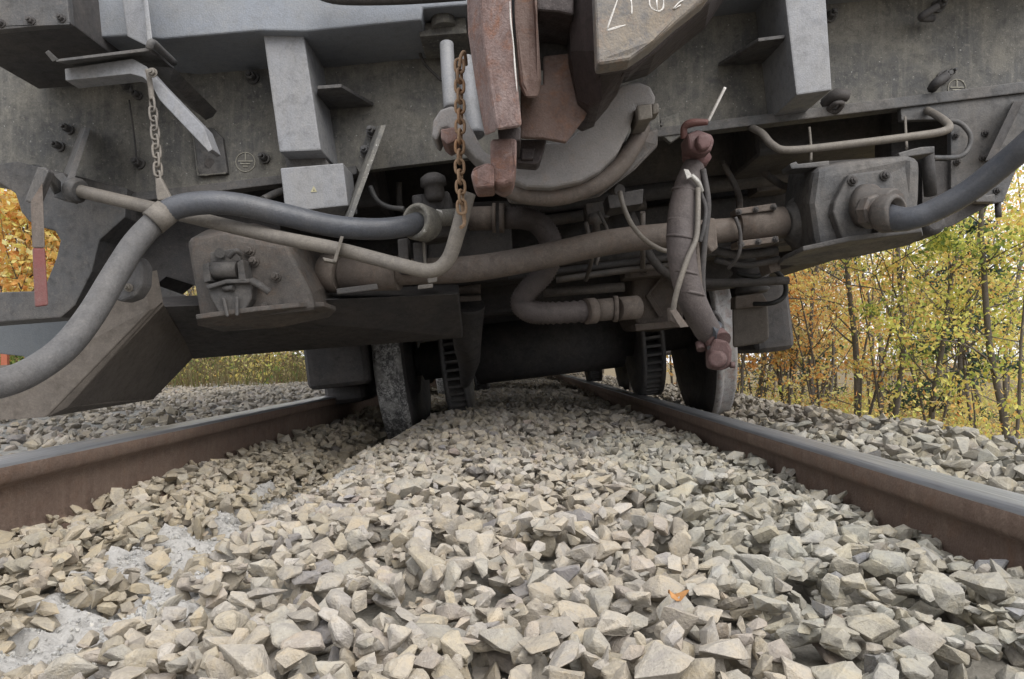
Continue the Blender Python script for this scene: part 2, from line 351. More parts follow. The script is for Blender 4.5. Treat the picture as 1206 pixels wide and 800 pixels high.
# ---- crushed stones: hulls dropped one by one on a height map
def make_stone(seed):
    rs = np.random.RandomState(seed); n = rs.randint(10, 16)
    p = rs.normal(size=(n, 3)); p /= np.linalg.norm(p, axis=1)[:, None]
    p *= rs.uniform(.76, 1.10, (n, 1)); p *= np.array([1.08, rs.uniform(.62, .95), rs.uniform(.36, .8)])
    bm = bmesh.new()
    for q in p: bm.verts.new(q)
    bmesh.ops.convex_hull(bm, input=bm.verts); 
    for v in [v for v in bm.verts if not v.link_faces]: bm.verts.remove(v)
    bmesh.ops.recalc_face_normals(bm, faces=bm.faces); bm.verts.index_update()
    V = np.array([v.co[:] for v in bm.verts]); Fc = np.array([[v.index for v in f.verts] for f in bm.faces])
    N = np.array([f.normal[:] for f in bm.faces]); d = np.array([f.normal.dot(f.verts[0].co) for f in bm.faces])
    # worn, chipped version for the near stones
    bmesh.ops.bevel(bm, geom=list(bm.edges), offset=.06, segments=1, affect='EDGES', clamp_overlap=True)
    bmesh.ops.triangulate(bm, faces=bm.faces)
    bmesh.ops.subdivide_edges(bm, edges=[e for e in bm.edges if e.calc_length() > .27], cuts=1)
    bmesh.ops.triangulate(bm, faces=bm.faces)
    for v in bm.verts:
        h = noise.fractal(v.co*2.4+Vector((seed*3.1, 0, 0)), 1.0, 2.0, 4)
        v.co += v.co.normalized()*h*.075
    bm.verts.index_update()
    V2 = np.array([v.co[:] for v in bm.verts]); F2 = np.array([[v.index for v in f.verts] for f in bm.faces]); bm.free()
    return dict(V=V, F=Fc, N=N, d=d, V2=V2, F2=F2)
STONES = [make_stone(s) for s in range(40)]
for k, s in enumerate(STONES):
    me = bpy.data.meshes.new('stone'); me.from_pydata(s['V2'].tolist(), [], s['F2'].tolist()); me.materials.append(M['stone']); s['me'] = me
def rand_rot(rs, flat):
    q = rs.normal(size=4)
    if flat: a = rs.uniform(0, 2*PI); q = np.array([math.cos(a/2), rs.normal(0, .16), rs.normal(0, .16), math.sin(a/2)])
    q = q/np.linalg.norm(q); w, x, y, z = q
    return np.array([[1-2*(y*y+z*z), 2*(x*y-z*w), 2*(x*z+y*w)], [2*(x*y+z*w), 1-2*(x*x+z*z), 2*(y*z-x*w)], [2*(x*z-y*w), 2*(y*z+x*w), 1-2*(x*x+y*y)]])
PAL = [((.46, .41, .33), 6), ((.475, .44, .38), 6), ((.42, .405, .355), 3.5), ((.48, .425, .32), 3), ((.45, .395, .345), 2), ((.39, .365, .33), 2), ((.30, .285, .275), .25), ((.38, .365, .36), .12), ((.56, .53, .49), 2), ((.38, .32, .28), .08)]
PW = np.array([w for _, w in PAL]); PW = PW/PW.sum(); PC = np.array([c for c, _ in PAL]); PC[[0, 1, 2, 3, 4, 5, 8]] = PC[[0, 1, 2, 3, 4, 5, 8]]*.6+np.array([.445, .41, .35])*.4; PC = PC*np.array([.83, .825, .845])
def drop_zone(x0, x1, y0, y1, passes, cell, base, seed, tolf=1.0):
    """passes: (number of tries, mean radius, spread); returns list of (kind, rot, centre, radius, tint)"""
    rs = np.random.RandomState(seed); nx, ny = int((x1-x0)/cell)+1, int((y1-y0)/cell)+1
    GX, GY = np.meshgrid(x0+np.arange(nx)*cell, y0+np.arange(ny)*cell, indexing='ij'); TG = T(GX, GY); H = TG-base; out = []; tops = []
    pk = patch(GX, GY) if x0 < -.3 < x1 and y0 < 1 else None
    if pk is not None: TG = np.where(pk > .15, TG-.04, TG)
    for tries, rm, sp in passes:
        for _ in range(tries):
            r = rm*math.exp(rs.normal(0, sp)); x = rs.uniform(x0, x1); y = rs.uniform(y0, y1)
            i, j = int((x-x0)/cell), int((y-y0)/cell)
            if H[i, j] > TG[i, j]-.25*r or (pk is not None and pk[i, j] > .3 and r > .009 and rs.rand() < .84): continue
            k = rs.randint(len(STONES)); s = STONES[k]; R = rand_rot(rs, rs.rand() < .6); N = s['N'] @ R.T; d = s['d']*r
            w = int(r*1.02/cell)+1; a0, a1, b0, b1 = max(0, i-w), min(nx, i+w+1), max(0, j-w), min(ny, j+w+1)
            dx = GX[a0:a1, b0:b1]-x; dy = GY[a0:a1, b0:b1]-y
            dn = N[:, 2] < -.02; up = N[:, 2] > .02
            lo = ((d[dn, None, None]-N[dn, 0, None, None]*dx-N[dn, 1, None, None]*dy)/N[dn, 2, None, None]).max(0)
            hi = ((d[up, None, None]-N[up, 0, None, None]*dx-N[up, 1, None, None]*dy)/N[up, 2, None, None]).min(0)
            ok = lo < hi
            if ok.sum() < 2: continue
            Hs = H[a0:a1, b0:b1]; g = np.sort((Hs-lo)[ok]); z = g[int(len(g)*.90)]
            top = z+hi[ok].max()
            if z > TG[i, j]+(.007+.14*r)*tolf or top > TG[i, j]+(.014+.35*r)*tolf: continue
            Hs[ok] = np.maximum(Hs[ok], z+hi[ok]); t = PC[rs.choice(len(PC), p=PW)]*rs.uniform(.86, 1.12)
            if x > .35 and y < 2.4: t = t*np.array([.93, .97, .98])
            if x < -.9: t = t*np.array([.98, .99, 1.01])
            elif x < -.3: t = t*np.array([1.0, .975, .91])
            out.append((k, R, (x, y, z), r, np.clip(t, .05, .75))); tops.append((a0, a1, b0, b1, np.where(ok, z+hi, -9)))
    return [o for o, (a0, a1, b0, b1, tp) in zip(out, tops) if (tp >= H[a0:a1, b0:b1]-.003).any()]   # buried ones are left out
def join_stones(name, lst, parent, near=None):
    Vs, Fs, Ts = [], [], []; off = 0
    for k, R, c, r, t in lst:
        s = STONES[k]; hi = near is not None and c[1] < near and r/c[1] > .023; V = s['V2'] if hi else s['V']; Fc = s['F2'] if hi else s['F']
        Vs.append((V*r) @ R.T+np.array(c)); Fs.append(Fc+off); Ts.append(np.repeat(t[None], len(V), 0)); off += len(V)
    return stuff(fast_mesh(name, np.concatenate(Vs), np.concatenate(Fs), 'stones', np.concatenate(Ts), parent))

def zone_list(nearbed):
    return nearbed
bedA = drop_zone(-.735, .735, .30, 2.6, [(1300, .027, .16), (9500, .0205, .20), (20000, .0155, .28), (17000, .0085, .25)], .005, .085, 5)
bedB = drop_zone(-.735, .735, 2.6, 9.0, [(5000, .028, .2), (17000, .021, .25)], .009, .075, 6)
rightS = drop_zone(.83, 1.75, .7, 9.0, [(7000, .025, .22), (13000, .019, .25)], .008, .08, 7)
leftS = drop_zone(-3.0, -.83, 1.2, 8.0, [(13000, .022, .3), (9000, .016, .3)], .008, .05, 8, .7)
# the 300 stones that show largest are single objects, the rest one mesh
def showing(s):
    x, y, z = s[2]; u = (x-CX)/y*F; v = (CZ-z)/y*F
    return s[3]/y if (y > .3 and -600 < u < 600 and v < 378) else -1
allb = sorted(bedA, key=lambda s: -showing(s) if s[2][2] > T(s[2][0], s[2][1])-.045 else 0)
single, rest = allb[:300], allb[300:]
for k, R, c, r, t in single:
    o = bpy.data.objects.new('stone', STONES[k]['me']); COL.objects.link(o); o.parent = bed
    o.matrix_local = Matrix.Translation(c) @ Matrix(R.tolist()).to_4x4() @ Matrix.Scale(r, 4); o.color = (*t, 1)
join_stones('loose_stones', rest+bedB, bed, 2.3)
join_stones('loose_stones', rightS, shoulder, 2.6)
join_stones('loose_stones', leftS, yard)
def sparse(x0, x1, y0, y1, n, rm, seed):
    rs = np.random.RandomState(seed); out = []
    for _ in range(n):
        x = rs.uniform(x0, x1); y = y0+(y1-y0)*rs.rand()**1.5; r = rm*math.exp(rs.normal(0, .25))
        out.append((rs.randint(40), rand_rot(rs, True), (x, y, float(T(x, y))+rs.uniform(-.02, .0)), r, PC[rs.choice(len(PC), p=PW)]*rs.uniform(.85, 1.1)))
    return out
join_stones('far_stones', sparse(-.735, .735, 9, 26, 3500, .035, 1), bed)
join_stones('far_stones', sparse(.83, 1.7, 9, 24, 2200, .035, 2)+sparse(1.5, 2.3, 1, 9, 3500, .03, 4), shoulder)
join_stones('far_stones', sparse(-6.5, -.83, 8, 24, 4500, .03, 3)+sparse(-6.5, -3.0, 1.2, 8, 5000, .024, 5), yard)

# pale powder ground by the wheel flange, with fine grains
a = np.arange(-.52, -.22, .004); b = np.arange(.68, 2.0, .004); X, Y = np.meshgrid(a, b); pm = patch(X, Y)
Z = T(X, Y)-.026+.024*np.clip(pm, -1.5, .9)+(vnoise(X, Y, 60, 4)-.5)*.008+(vnoise(X, Y, 150, 6)-.5)*.005
i = np.arange(X.size).reshape(X.shape); keep = (pm > -.4)[:-1, :-1]
f = np.stack([i[:-1, :-1], i[:-1, 1:], i[1:, 1:], i[1:, :-1]], -1)[keep]
stuff(fast_mesh('stone_powder', np.stack([X, Y, Z], -1).reshape(-1, 3), f, 'powder', parent=bed))
rs = np.random.RandomState(3); gl = []
while len(gl) < 5200:
    x = rs.uniform(-.50, -.24); y = rs.uniform(.70, 2.0); p = float(patch(x, y))
    if p > -.15: gl.append((rs.randint(40), rand_rot(rs, False), (x, y, float(T(x, y))-.026+.026*min(p, .9)+.001), .0022*math.exp(rs.normal(0, .45)), np.array([.44, .44, .437])*rs.uniform(.75, 1.1)))
join_stones('fine_chippings', gl, bed)

# ---------------------------------------------------------------- trees, bushes, grass
LEAFC = {'orange': [(.66, .35, .12), (.72, .46, .19), (.60, .29, .10), (.72, .54, .27)],
         'gold': [(.66, .52, .17), (.66, .44, .13), (.60, .52, .20), (.48, .45, .16)],
         'yellowgreen': [(.42, .43, .10), (.50, .48, .12), (.31, .36, .09), (.58, .51, .15)],
         'green': [(.11, .16, .05), (.18, .23, .06), (.30, .33, .08), (.13, .20, .07)],
         'pine': [(.035, .07, .05), (.05, .09, .065), (.03, .055, .045), (.07, .11, .08)],
         'scrub': [(.15, .12, .07), (.11, .10, .05), (.19, .15, .08), (.13, .085, .05)],
         'dry': [(.40, .33, .18), (.33, .26, .13), (.28, .27, .10), (.45, .38, .22)]}
def leaf_cloud(pts, size, cols, rs, asp=.62):
    """small bent two-triangle leaves at the given points"""
    n = len(pts); a = rs.normal(size=(n, 3)); a /= np.linalg.norm(a, axis=1)[:, None]; b = np.cross(a, rs.normal(size=(n, 3))); b /= np.linalg.norm(b, axis=1)[:, None]
    s = (size*rs.uniform(.6, 1.3, n))[:, None]; c = np.cross(a, b)
    V = np.stack([pts-a*s*.5, pts+b*s*asp*.5+c*s*.12, pts+a*s*.5, pts-b*s*asp*.5+c*s*.12], 1).reshape(-1, 3)
    q = np.arange(n)[:, None]*4; Fc = np.concatenate([q+np.array([0, 1, 2]), q+np.array([0, 2, 3])]); C = np.array(cols)
    t = C[rs.randint(len(C), size=n)]*rs.uniform(1.0, 1.65, (n, 1)); return V, Fc, np.clip(np.repeat(t, 4, 0), 0, .8)
def limbs(rs, base, h, r, lean, nb, spread, low):
    """trunk path and limb paths"""
    ph = rs.uniform(0, 6)
    tr = [Vector(base)+Vector((lean[0]*t*h+h*(.030*math.sin(t*7+ph)+.012*math.sin(t*17+ph))*min(1, t*3), lean[1]*t*h+.03*h*math.sin(t*6), h*t)) for t in (0, .12, .25, .4, .55, .7, .85, 1)]
    out = []
    for s in range(2):                # side stems from the foot
        a = rs.uniform(0, 2*PI); d = Vector((math.cos(a)*.22, math.sin(a)*.22, 1)).normalized(); L = h*rs.uniform(.55, .85); q = [tr[0]]
        for _ in range(6): d = (d+Vector(rs.normal(0, .09, 3))).normalized(); q.append(q[-1]+d*L/6)
        out.append((q, r*.55))
    for k in range(nb):
        t = low+(.97-low)*(k+rs.rand()*.8)/nb; i = min(6, int(np.searchsorted([0, .12, .25, .4, .55, .7, .85, 1], t))-1); i = max(0, i)
        tt = [0, .12, .25, .4, .55, .7, .85, 1]; u = (t-tt[i])/(tt[i+1]-tt[i]); p = tr[i].lerp(tr[i+1], u)
        a = rs.uniform(0, 2*PI); L = spread*h*(1.05-t*.75)*rs.uniform(.7, 1.2); d = Vector((math.cos(a), math.sin(a), rs.uniform(.35, 1.1))).normalized()
        q = [p]; 
        for s in range(4): d = (d+Vector(rs.normal(0, .16, 3))+Vector((0, 0, .03))).normalized(); q.append(q[-1]+d*L/4)
        out.append((q, r*(1-t*.8)*.42))
    return tr, out
def make_tree(name, seed, h, r, kind, nleaf, leafsize, nb=16, spread=.34, low=.1, mixk=None, lean=(0, 0)):
    rs = np.random.RandomState(seed); e = empty(name, (0, 0, 0)); r *= .68; tr, br = limbs(rs, (0, 0, 0), h, r, lean, nb, spread, low); mb = MB()
    mb.tube(tr, [r*1.15, r, r*.9, r*.75, r*.6, r*.45, r*.3, r*.12], 8, res=2)
    tips = []
    for q, rr in br:
        mb.tube(q, [rr*(1-.85*t/(len(q)-1)) for t in range(len(q))], 5, res=2); tips.append((q, rr))
        for s in range(4):
            k = rs.randint(1, 4); d = Vector(rs.normal(0, 1, 3)); d.z = abs(d.z)*.6; d.normalize(); L = (q[-1]-q[0]).length*rs.uniform(.25, .5); q2 = [q[k], q[k]+d*L*.5, q[k]+d*L+Vector((0, 0, L*.1))]
            mb.tube(q2, [rr*.4, rr*.25, rr*.1], 4, res=1); tips.append((q2, rr*.4))
    mb.build('trunk', 'bark', e, origin=(0, 0, 0))
    pts = []; nleaf = int(nleaf*2.1); leafsize *= .72
    for c in range(max(20, nleaf//38)):
        q, _ = tips[rs.randint(len(tips))]; u = rs.uniform(.25, 1)*(len(q)-1); k = min(len(q)-2, int(u)); c0 = np.array(q[k].lerp(q[k+1], u-k)); n = rs.randint(18, 58); R = rs.uniform(.08, .26)
        pts.append(c0+rs.normal(size=(n, 3))*np.array([R, R, R*.55])*.8)
    pts = np.concatenate(pts)[:nleaf]; cols = LEAFC[kind]+(LEAFC[mixk][:2] if mixk else [])
    V, Fc, C = leaf_cloud(pts, leafsize, cols, rs); fast_mesh('crown', V, Fc, 'leaf', C, e)
    return e
def make_pine(name, seed, h, r):
    rs = np.random.RandomState(seed); e = empty(name, (0, 0, 0)); mb = MB(); mb.tube([(0, 0, 0), (0, 0, h*.5), (0, 0, h)], [r, r*.7, r*.1], 8, res=2); Vs = []
    for k in range(46):
        t = .06+.92*k/46; L = (1-t)*h*.24+.1; a = rs.uniform(0, 2*PI); d = Vector((math.cos(a), math.sin(a), -.12)); p = Vector((0, 0, t*h)); mb.tube([p, p+d*L*.6, p+d*L+Vector((0, 0, L*.1))], [r*.25, r*.15, r*.05], 4, res=1)
        for s in range(75):
            u = rs.uniform(.15, 1); side = Vector((-d.y, d.x, 0))*rs.normal(0, .17)*L; Vs.append(p+d*L*u+side+Vector((0, 0, rs.normal(-.03, .05))))
    mb.build('trunk', 'bark', e, origin=(0, 0, 0)); V, Fc, C = leaf_cloud(np.array([v[:] for v in Vs]), .16, LEAFC['pine'], rs, .3); fast_mesh('crown', V, Fc, 'leaf', C, e)
    return e
def place(e, x, y, rz=0, s=1.0, tilt=(0, 0)):
    e.location = (x, y, float(T(x, y))-.08); e.rotation_euler = (tilt[0], tilt[1], rz); e.scale = (s, s, s)
def px_at(px, D): return CX+(px-VX)/F*D
WOOD = 'autumn trees at the edge of the wood on the right'
LEAN = (0, -.05)
TR = [  # px of the trunk in the photo, distance, builder arguments, label
 (1192, 7.2, ('deciduous_tree', 31, 5.2, .052, 'yellowgreen', 2300, .075, 18, .30, .12, 'gold'), 'yellow green tree with a dark forked trunk at the right edge of the picture'),
 (1152, 8.6, ('deciduous_tree', 52, 5.0, .03, 'gold', 1700, .075, 16, .30, .12, 'orange'), 'thin bending tree with gold leaves just left of the forked trunk'),
 (1098, 8.2, ('deciduous_tree', 33, 5.4, .045, 'yellowgreen', 2600, .075, 18, .32, .10, 'green'), 'green and yellow leaved tree with a straight dark trunk beside the rising gravel'),
 (1046, 9.0, ('deciduous_tree', 34, 5.6, .05, 'gold', 2300, .075, 18, .30, .14, 'orange'), 'gold leaved tree standing right of the bare dark double trunk'),
 (1010, 9.4, ('deciduous_tree', 35, 5.8, .06, 'orange', 2000, .07, 18, .30, .22, 'gold'), 'orange tree with a bare dark double trunk at the gravel edge'),
 (968, 11.0, ('deciduous_tree', 36, 6.0, .05, 'orange', 3400, .075, 20, .34, .08, 'orange'), 'dense bright orange tree left of the bare dark double trunk'),
 (928, 12.5, ('deciduous_tree', 37, 6.4, .06, 'orange', 3200, .08, 20, .34, .08, 'orange'), 'deep orange tree below the right-hand socket box'),
 (892, 14.0, ('deciduous_tree', 38, 6.2, .055, 'orange', 2800, .08, 18, .32, .1, 'gold'), 'thin stemmed orange tree just right of the hanging brown box'),
]
for k, (px, D, a, lab) in enumerate(TR):
    e = make_tree(a[0], *a[1:]); place(e, px_at(px, D), D, k*1.3, 1, LEAN); tag(e, lab, 'tree', WOOD)
e = make_pine('pine_tree', 61, 5.5, .07); place(e, px_at(1132, 13), 13, 0, 1); tag(e, 'dark bluish pine showing between the yellow green trees', 'tree', 'dark pines behind the autumn trees')
e = make_pine('pine_tree', 62, 6.5, .07); place(e, px_at(925, 20), 20, 0, 1); tag(e, 'dark pine rising behind the orange trees under the right-hand socket box', 'tree', 'dark pines behind the autumn trees')
# left side, seen through the bracket and under the plough
e = make_tree('deciduous_tree', 71, 3.6, .045, 'orange', 9000, .10, 40, .42, .02, 'gold'); place(e, px_at(40, 8.0), 8.0, 2); tag(e, 'orange tree seen through the bracket behind the red lever on the left', 'tree')
for px, D, k, sd, lab in ((250, 13, 'green', 81, 'low green bush on the far gravel left of the wheels'), (318, 12, 'gold', 82, 'yellow leaved bush beside the gravel under the cross beam'), (12, 6.3, 'green', 83, 'green bush at the left edge below the grey panel')):
    e = make_tree('bush', sd, 1.3 if D > 8 else .62, .02, k, 1100, .06, 12, .42, .02, 'dry'); place(e, px_at(px, D), D); tag(e, lab, 'bush')
# the wood behind reads as one mass: slim stems and leaves
rs = np.random.RandomState(21); mb = MB(); LV, LF, LC = [], [], []; off = 0
def mass_tree(x, y, h, r, kind, n, ls):
    global off
    z = float(T(x, y))-.1; l1, l2 = rs.normal(0, .05, 2)
    tr = [Vector((x+l1*t*h+.04*h*math.sin(t*6+x), y+l2*t*h, z+h*t)) for t in (0, .3, .6, 1)]; mb.tube(tr, [r, r*.8, r*.5, r*.1], 5, res=2); pts = []
    for k in range(9):
        t = rs.uniform(.12, .95); p = tr[0].lerp(tr[3], t); a = rs.uniform(0, 2*PI); d = Vector((math.cos(a), math.sin(a), .8)); L = h*.22*(1.1-t*.6); mb.tube([p, p+d*L*.5, p+d*L], [r*.35, r*.2, r*.06], 3, res=1)
        for s in range(3): pts.append(np.array(p+d*L*rs.uniform(.3, 1))+rs.normal(size=(n//27+1, 3))*np.array([.28, .28, .17])*h*.14)
    V, Fc, C = leaf_cloud(np.concatenate(pts), ls, LEAFC[kind], rs); LV.append(V); LF.append(Fc+off); LC.append(C); off += len(V)
for k in range(80):
    y = rs.uniform(11, 30); px = rs.uniform(800, 1260); x = px_at(px, y); q = (px-860)/346
    kind = rs.choice(['orange', 'gold', 'yellowgreen', 'pine', 'dry'], p=[.74, .17, .01, .03, .05] if q < .5 else [.2, .36, .30, .06, .08])
    mass_tree(x, y, rs.uniform(3.0, 6.2), rs.uniform(.02, .055), kind, 780, .085)
for k in range(52):
    y = rs.uniform(13, 28); x = px_at(rs.uniform(-80, 380), y); mass_tree(x, y, rs.uniform(3.5, 6.5), rs.uniform(.03, .06), rs.choice(['orange', 'gold', 'dry', 'yellowgreen']), 700, .11)
for k in range(22):
    x = rs.uniform(-6, 8); mass_tree(x, rs.uniform(45, 60), rs.uniform(4, 7), .06, rs.choice(['orange', 'gold', 'pine']), 300, .2)
stuff(mb.build('distant_wood_stems', 'bark')); stuff(fast_mesh('distant_wood_leaves', np.concatenate(LV), np.concatenate(LF), 'leaf', np.concatenate(LC)))
# undergrowth and dry grass
def undergrowth(name, n, fx, kinds, size, hh):
    pts = []; cs = []
    Vs, Fs, Cs = [], [], []; o2 = 0
    for _ in range(n):
        x, y = fx(); z = float(T(x, y)); k = rs.choice(kinds); h = hh*rs.uniform(.4, 1.2); m = rs.randint(10, 26)
        p = np.array([x, y, z-.05])+np.abs(rs.normal(size=(m, 3)))*np.array([.12, .12, h*.6])*np.array([rs.choice([-1, 1]), rs.choice([-1, 1]), 1])
        V, Fc, C = leaf_cloud(p, size, LEAFC[k], rs, .5); Vs.append(V); Fs.append(Fc+o2); Cs.append(C); o2 += len(V)
    stuff(fast_mesh(name, np.concatenate(Vs), np.concatenate(Fs), 'leaf', np.concatenate(Cs)))
def rx():
    y = rs.uniform(4, 22); return px_at(rs.uniform(840, 1300), y)+.6, y
undergrowth('undergrowth', 2600, rx, ['gold', 'yellowgreen', 'dry', 'gold', 'orange'], .05, .55)
def lx():
    y = rs.uniform(10.5, 22); return px_at(rs.uniform(-60, 430), y), y
undergrowth('low_plants', 2600, lx, ['scrub', 'dry', 'scrub', 'green', 'scrub', 'gold'], .07, .65)
# grass blades
n = 5200; V = np.zeros((n, 3, 3)); C = np.zeros((n, 3, 3)); dry = np.array(LEAFC['dry'])*.6; dry = np.concatenate([dry, np.array([[.12, .15, .06], [.16, .11, .06]])])
for k in range(n):
    y = rs.uniform(9.5, 17); x = px_at(rs.uniform(-60, 420), y); z = float(T(x, y))-.02; h = rs.uniform(.12, .5); a = rs.uniform(0, PI); w = .008
    V[k] = [(x-w*math.cos(a), y-w*math.sin(a), z), (x+w*math.cos(a), y+w*math.sin(a), z), (x+rs.normal(0, .1), y+rs.normal(0, .1), z+h)]; C[k] = dry[rs.randint(len(dry))]
stuff(fast_mesh('dry_grass', V.reshape(-1, 3), np.arange(n*3).reshape(-1, 3), 'leaf', C.reshape(-1, 3)))
# orange red post at the far left
mb = MB(); pz = float(T(px_at(6, 5.6), 5.6)); mb.box(Vector((px_at(6, 5.6), 5.6, pz+.24)), (.05, .03, .56)); o = mb.build('marker_post', 'marker'); tag(o, 'small orange red post at the left edge under the bracket', 'post')

# ---------------------------------------------------------------- the derailed vehicle
TILT = math.radians(6.9); AX = Vector((.342, 3.74, .246))     # it leans to the left; centre of the first axle
RX = Vector((math.cos(TILT), 0, math.sin(TILT))); UP = Vector((-math.sin(TILT), 0, math.cos(TILT))); FW = Vector((0, 1, 0))
RM = Matrix((RX, FW, UP)).transposed()
def VV(a, y, c, o=AX): return Vector((o.x, 0, o.z))+RX*a+UP*c+FW*y     # vehicle frame: across, along the track, up from the axle
car = empty('railway_coach', (.342, 2.0, -.27))
tag(car, 'grey railway vehicle derailed and leaning left, seen low from its rusty coupler end', 'railway vehicle')
MM = lambda px, D: px*D/F                                      # pixels to metres at a distance
def nutmesh(r, h, name='bolt', mat='grey'):
    mb = MB(); mb.nut((0, 0, 0), (0, -1, 0), r, h); o = mb.build(name, mat, None, origin=(0, 0, 0)); return o
BOLT = {}
def bolt(px, py, D, parent, r=.011, h=.02, mat='grey'):
    key = (r, h, mat)
    if key not in BOLT:
        o = nutmesh(r, h, 'bolt', mat); BOLT[key] = o; o.parent = parent
    else:
        o = BOLT[key].copy(); COL.objects.link(o); o.parent = parent
    w = P(px, py, D); o.location = w-ORG[parent.name]; ORG[o.name] = w; o.rotation_euler = (0, -TILT+random.uniform(-.4, .4), 0); return o
def split_build(mb, name, mat, parent):     # one object for every shape collected
    st = mb.st+[(len(mb.v), len(mb.f))]; o = None
    for (v0, f0), (v1, f1) in zip(st, st[1:]):
        s = MB(); s.v = mb.v[v0:v1]; s.f = [[k-v0 for k in fc] for fc in mb.f[f0:f1]]; s.sm = mb.sm[f0:f1]; s.mi = mb.mi[f0:f1]; q = s.build(name, mat, parent); o = o or q
    return o
SPLIT = {'cross_member', 'bottom_flange', 'valve_mount', 'sleeve_flange', 'box_lug', 'hanging_wire', 'coupling_lug', 'hose_union', 'cable_run', 'under_pipe', 'under_tank', 'clip_shadow', 'earth_lug', 'beam_wire', 'plough_stay', 'hose_cable', 'pipe_hook', 'small_pipe', 'valve_nut', 'hanger_rod', 'pin_bracket', 'hanging_strap', 'hose_band', 'pipe_elbow', 'dark_filler'}
def part(name, mat, fn, parent=car, label=None):
    mb = MB(); fn(mb); o = split_build(mb, name, mat, parent) if name in SPLIT else mb.build(name, mat, parent)
    if label: o['label'] = label
    return o
edge = lambda x, o=0: 253-.121*x+o                             # lower edge of the buffer beam in the photo

# body above the frame, its floor keeps the sky out
def f(mb): mb.box(VV(0, 9.2, 2.05), (2.86, 14.3, 2.9), RM, .02)
part('body', 'grey', f)
# --- end beam: recessed plate, protruding top band, posts
headstock = part('end_beam', 'plate', lambda mb: mb.pr([(-60, -160), (1330, -240), (1330, edge(1330)), (72, edge(72)), (45, 238), (22, 222), (8, 210), (-60, 200)], 2.0, .03))
part('bottom_flange', 'grey', lambda mb: (mb.pr([(145, edge(145, -7)), (420, edge(420, -7)), (420, edge(420, 3)), (145, edge(145, 4))], 1.955, .045), mb.pr([(770, edge(770, -9)), (1330, edge(1330, -12)), (1330, edge(1330, 2)), (770, edge(770, 2))], 1.955, .045)), headstock)
part('top_band', 'band', lambda mb: mb.pr([(72, -260), (1330, -330), (1330, -78), (900, -34), (560, 4), (548, 6), (498, 10), (496, 24), (440, 29), (360, 37), (305, 36), (190, 46), (148, 42), (98, 45), (92, 30), (72, 20)], 1.78, .245, .006))
part('dark_rail', 'dark', lambda mb: mb.tube([P(372, -12, 1.72), P(400, -4, 1.71), P(470, -4, 1.71), P(548, -9, 1.71)], .018, 12))
cp = part('corner_cover', 'grey', lambda mb: (mb.pr([(-70, -40), (76, -40), (82, 27), (-70, 42)], 1.62, .02), mb.hexa([P(-70, 33, 1.62), P(82, 27, 1.62), P(82, 31, 1.66), P(-70, 40, 1.66)], [P(-70, 35, 1.62), P(82, 29, 1.62), P(82, 33, 1.66), P(-70, 42, 1.66)], .001)), label='pinkish grey cover panel with a bolted lower edge at the top left')
part('cover_shade', 'dark', lambda mb: mb.pr([(-70, -40), (74, -40), (80, 25), (-70, 39)], 1.64, .34), cp)  # added block, coloured dark for the shade below the cover
for x, y in ((2, 28), (37, 25), (73, 22)): bolt(x, y, 1.62, cp, .007, .012, 'dark')
# posts (front face, then the two side faces run back to the plate)
def post(front, D, mat='pale', depth=.2): return part('post', mat, lambda mb: mb.pr(front, D, depth, .004))
p1 = post([(307, 20), (354, 18), (378, 177), (329, 179)], 1.81, depth=.19)
p2 = post([(918, -60), (969, -60), (980, 106), (938, 112)], 1.80, depth=.20)
part('gusset', 'grey', lambda mb: mb.hexa([P(374, 101, 1.82), P(402, 99, 1.82), P(440, 121, 1.995), P(372, 127, 1.995)], [P(374, 105, 1.82), P(402, 103, 1.82), P(440, 125, 1.995), P(372, 131, 1.995)], .001), p1)
part('gusset', 'grey', lambda mb: mb.hexa([P(924, 41, 1.82), P(893, 45, 1.82), P(846, 74, 1.995), P(915, 70, 1.995)], [P(924, 45, 1.82), P(893, 49, 1.82), P(846, 78, 1.995), P(915, 74, 1.995)], .001), p2)
sp = part('cover_plate', 'pale', lambda mb: mb.pr([(330, 198), (404, 192), (410, 242), (336, 250)], 1.80, .11), label='pale plate under the left post with a small yellow triangle')
part('post_foot', 'grey', lambda mb: mb.pr([(333, 176), (378, 174), (388, 196), (338, 199)], 1.88, .11), p1)
part('warning_triangle', 'yellow', lambda mb: mb.loft([P(x, y, 1.7985) for x, y in ((369.5, 219), (373.3, 226), (365.8, 226.5))], [P(x, y, 1.80) for x, y in ((369.5, 219), (373.3, 226), (365.8, 226.5))], 0), sp)
part('triangle_print', 'black', lambda mb: mb.loft([P(x, y, 1.7978) for x, y in ((369.8, 222), (370.3, 225), (369, 225.1))], [P(x, y, 1.7985) for x, y in ((369.8, 222), (370.3, 225), (369, 225.1))], 0), sp)
def weld(pts, w=.004):                  # uneven bead along a joint
    rw = random.Random(len(pts)); q = []
    for a, b in zip(pts, pts[1:]):
        n = max(2, int((b-a).length/.004)); q += [a.lerp(b, k/n)+Vector((rw.uniform(-1, 1), rw.uniform(-1, 1), rw.uniform(-1, 1)))*.0007 for k in range(n)]
    part('weld_bead', 'plate', lambda mb: mb.tube(q, [w*rw.uniform(.75, 1.2) for _ in q], 6, smooth=False), headstock)
weld([P(374, 52, 1.998), P(388, 150, 1.998), P(394, 196, 1.998)]); weld([P(917, 0, 1.998), P(911, 60, 1.998), P(908, 134, 1.998)])
weld([P(900, 136, 1.998), P(960, 128, 1.998)]); weld([P(390, 128, 1.99), P(440, 123, 1.998)], .003); weld([P(846, 76, 1.998), P(912, 72, 1.99)], .003)
weld([P(1062, 124, 1.962), P(1140, 115, 1.962), P(1206, 107, 1.962)], .003); weld([P(226, 150, 1.984), P(233, 207, 1.984), P(268, 204, 1.984)], .0025)
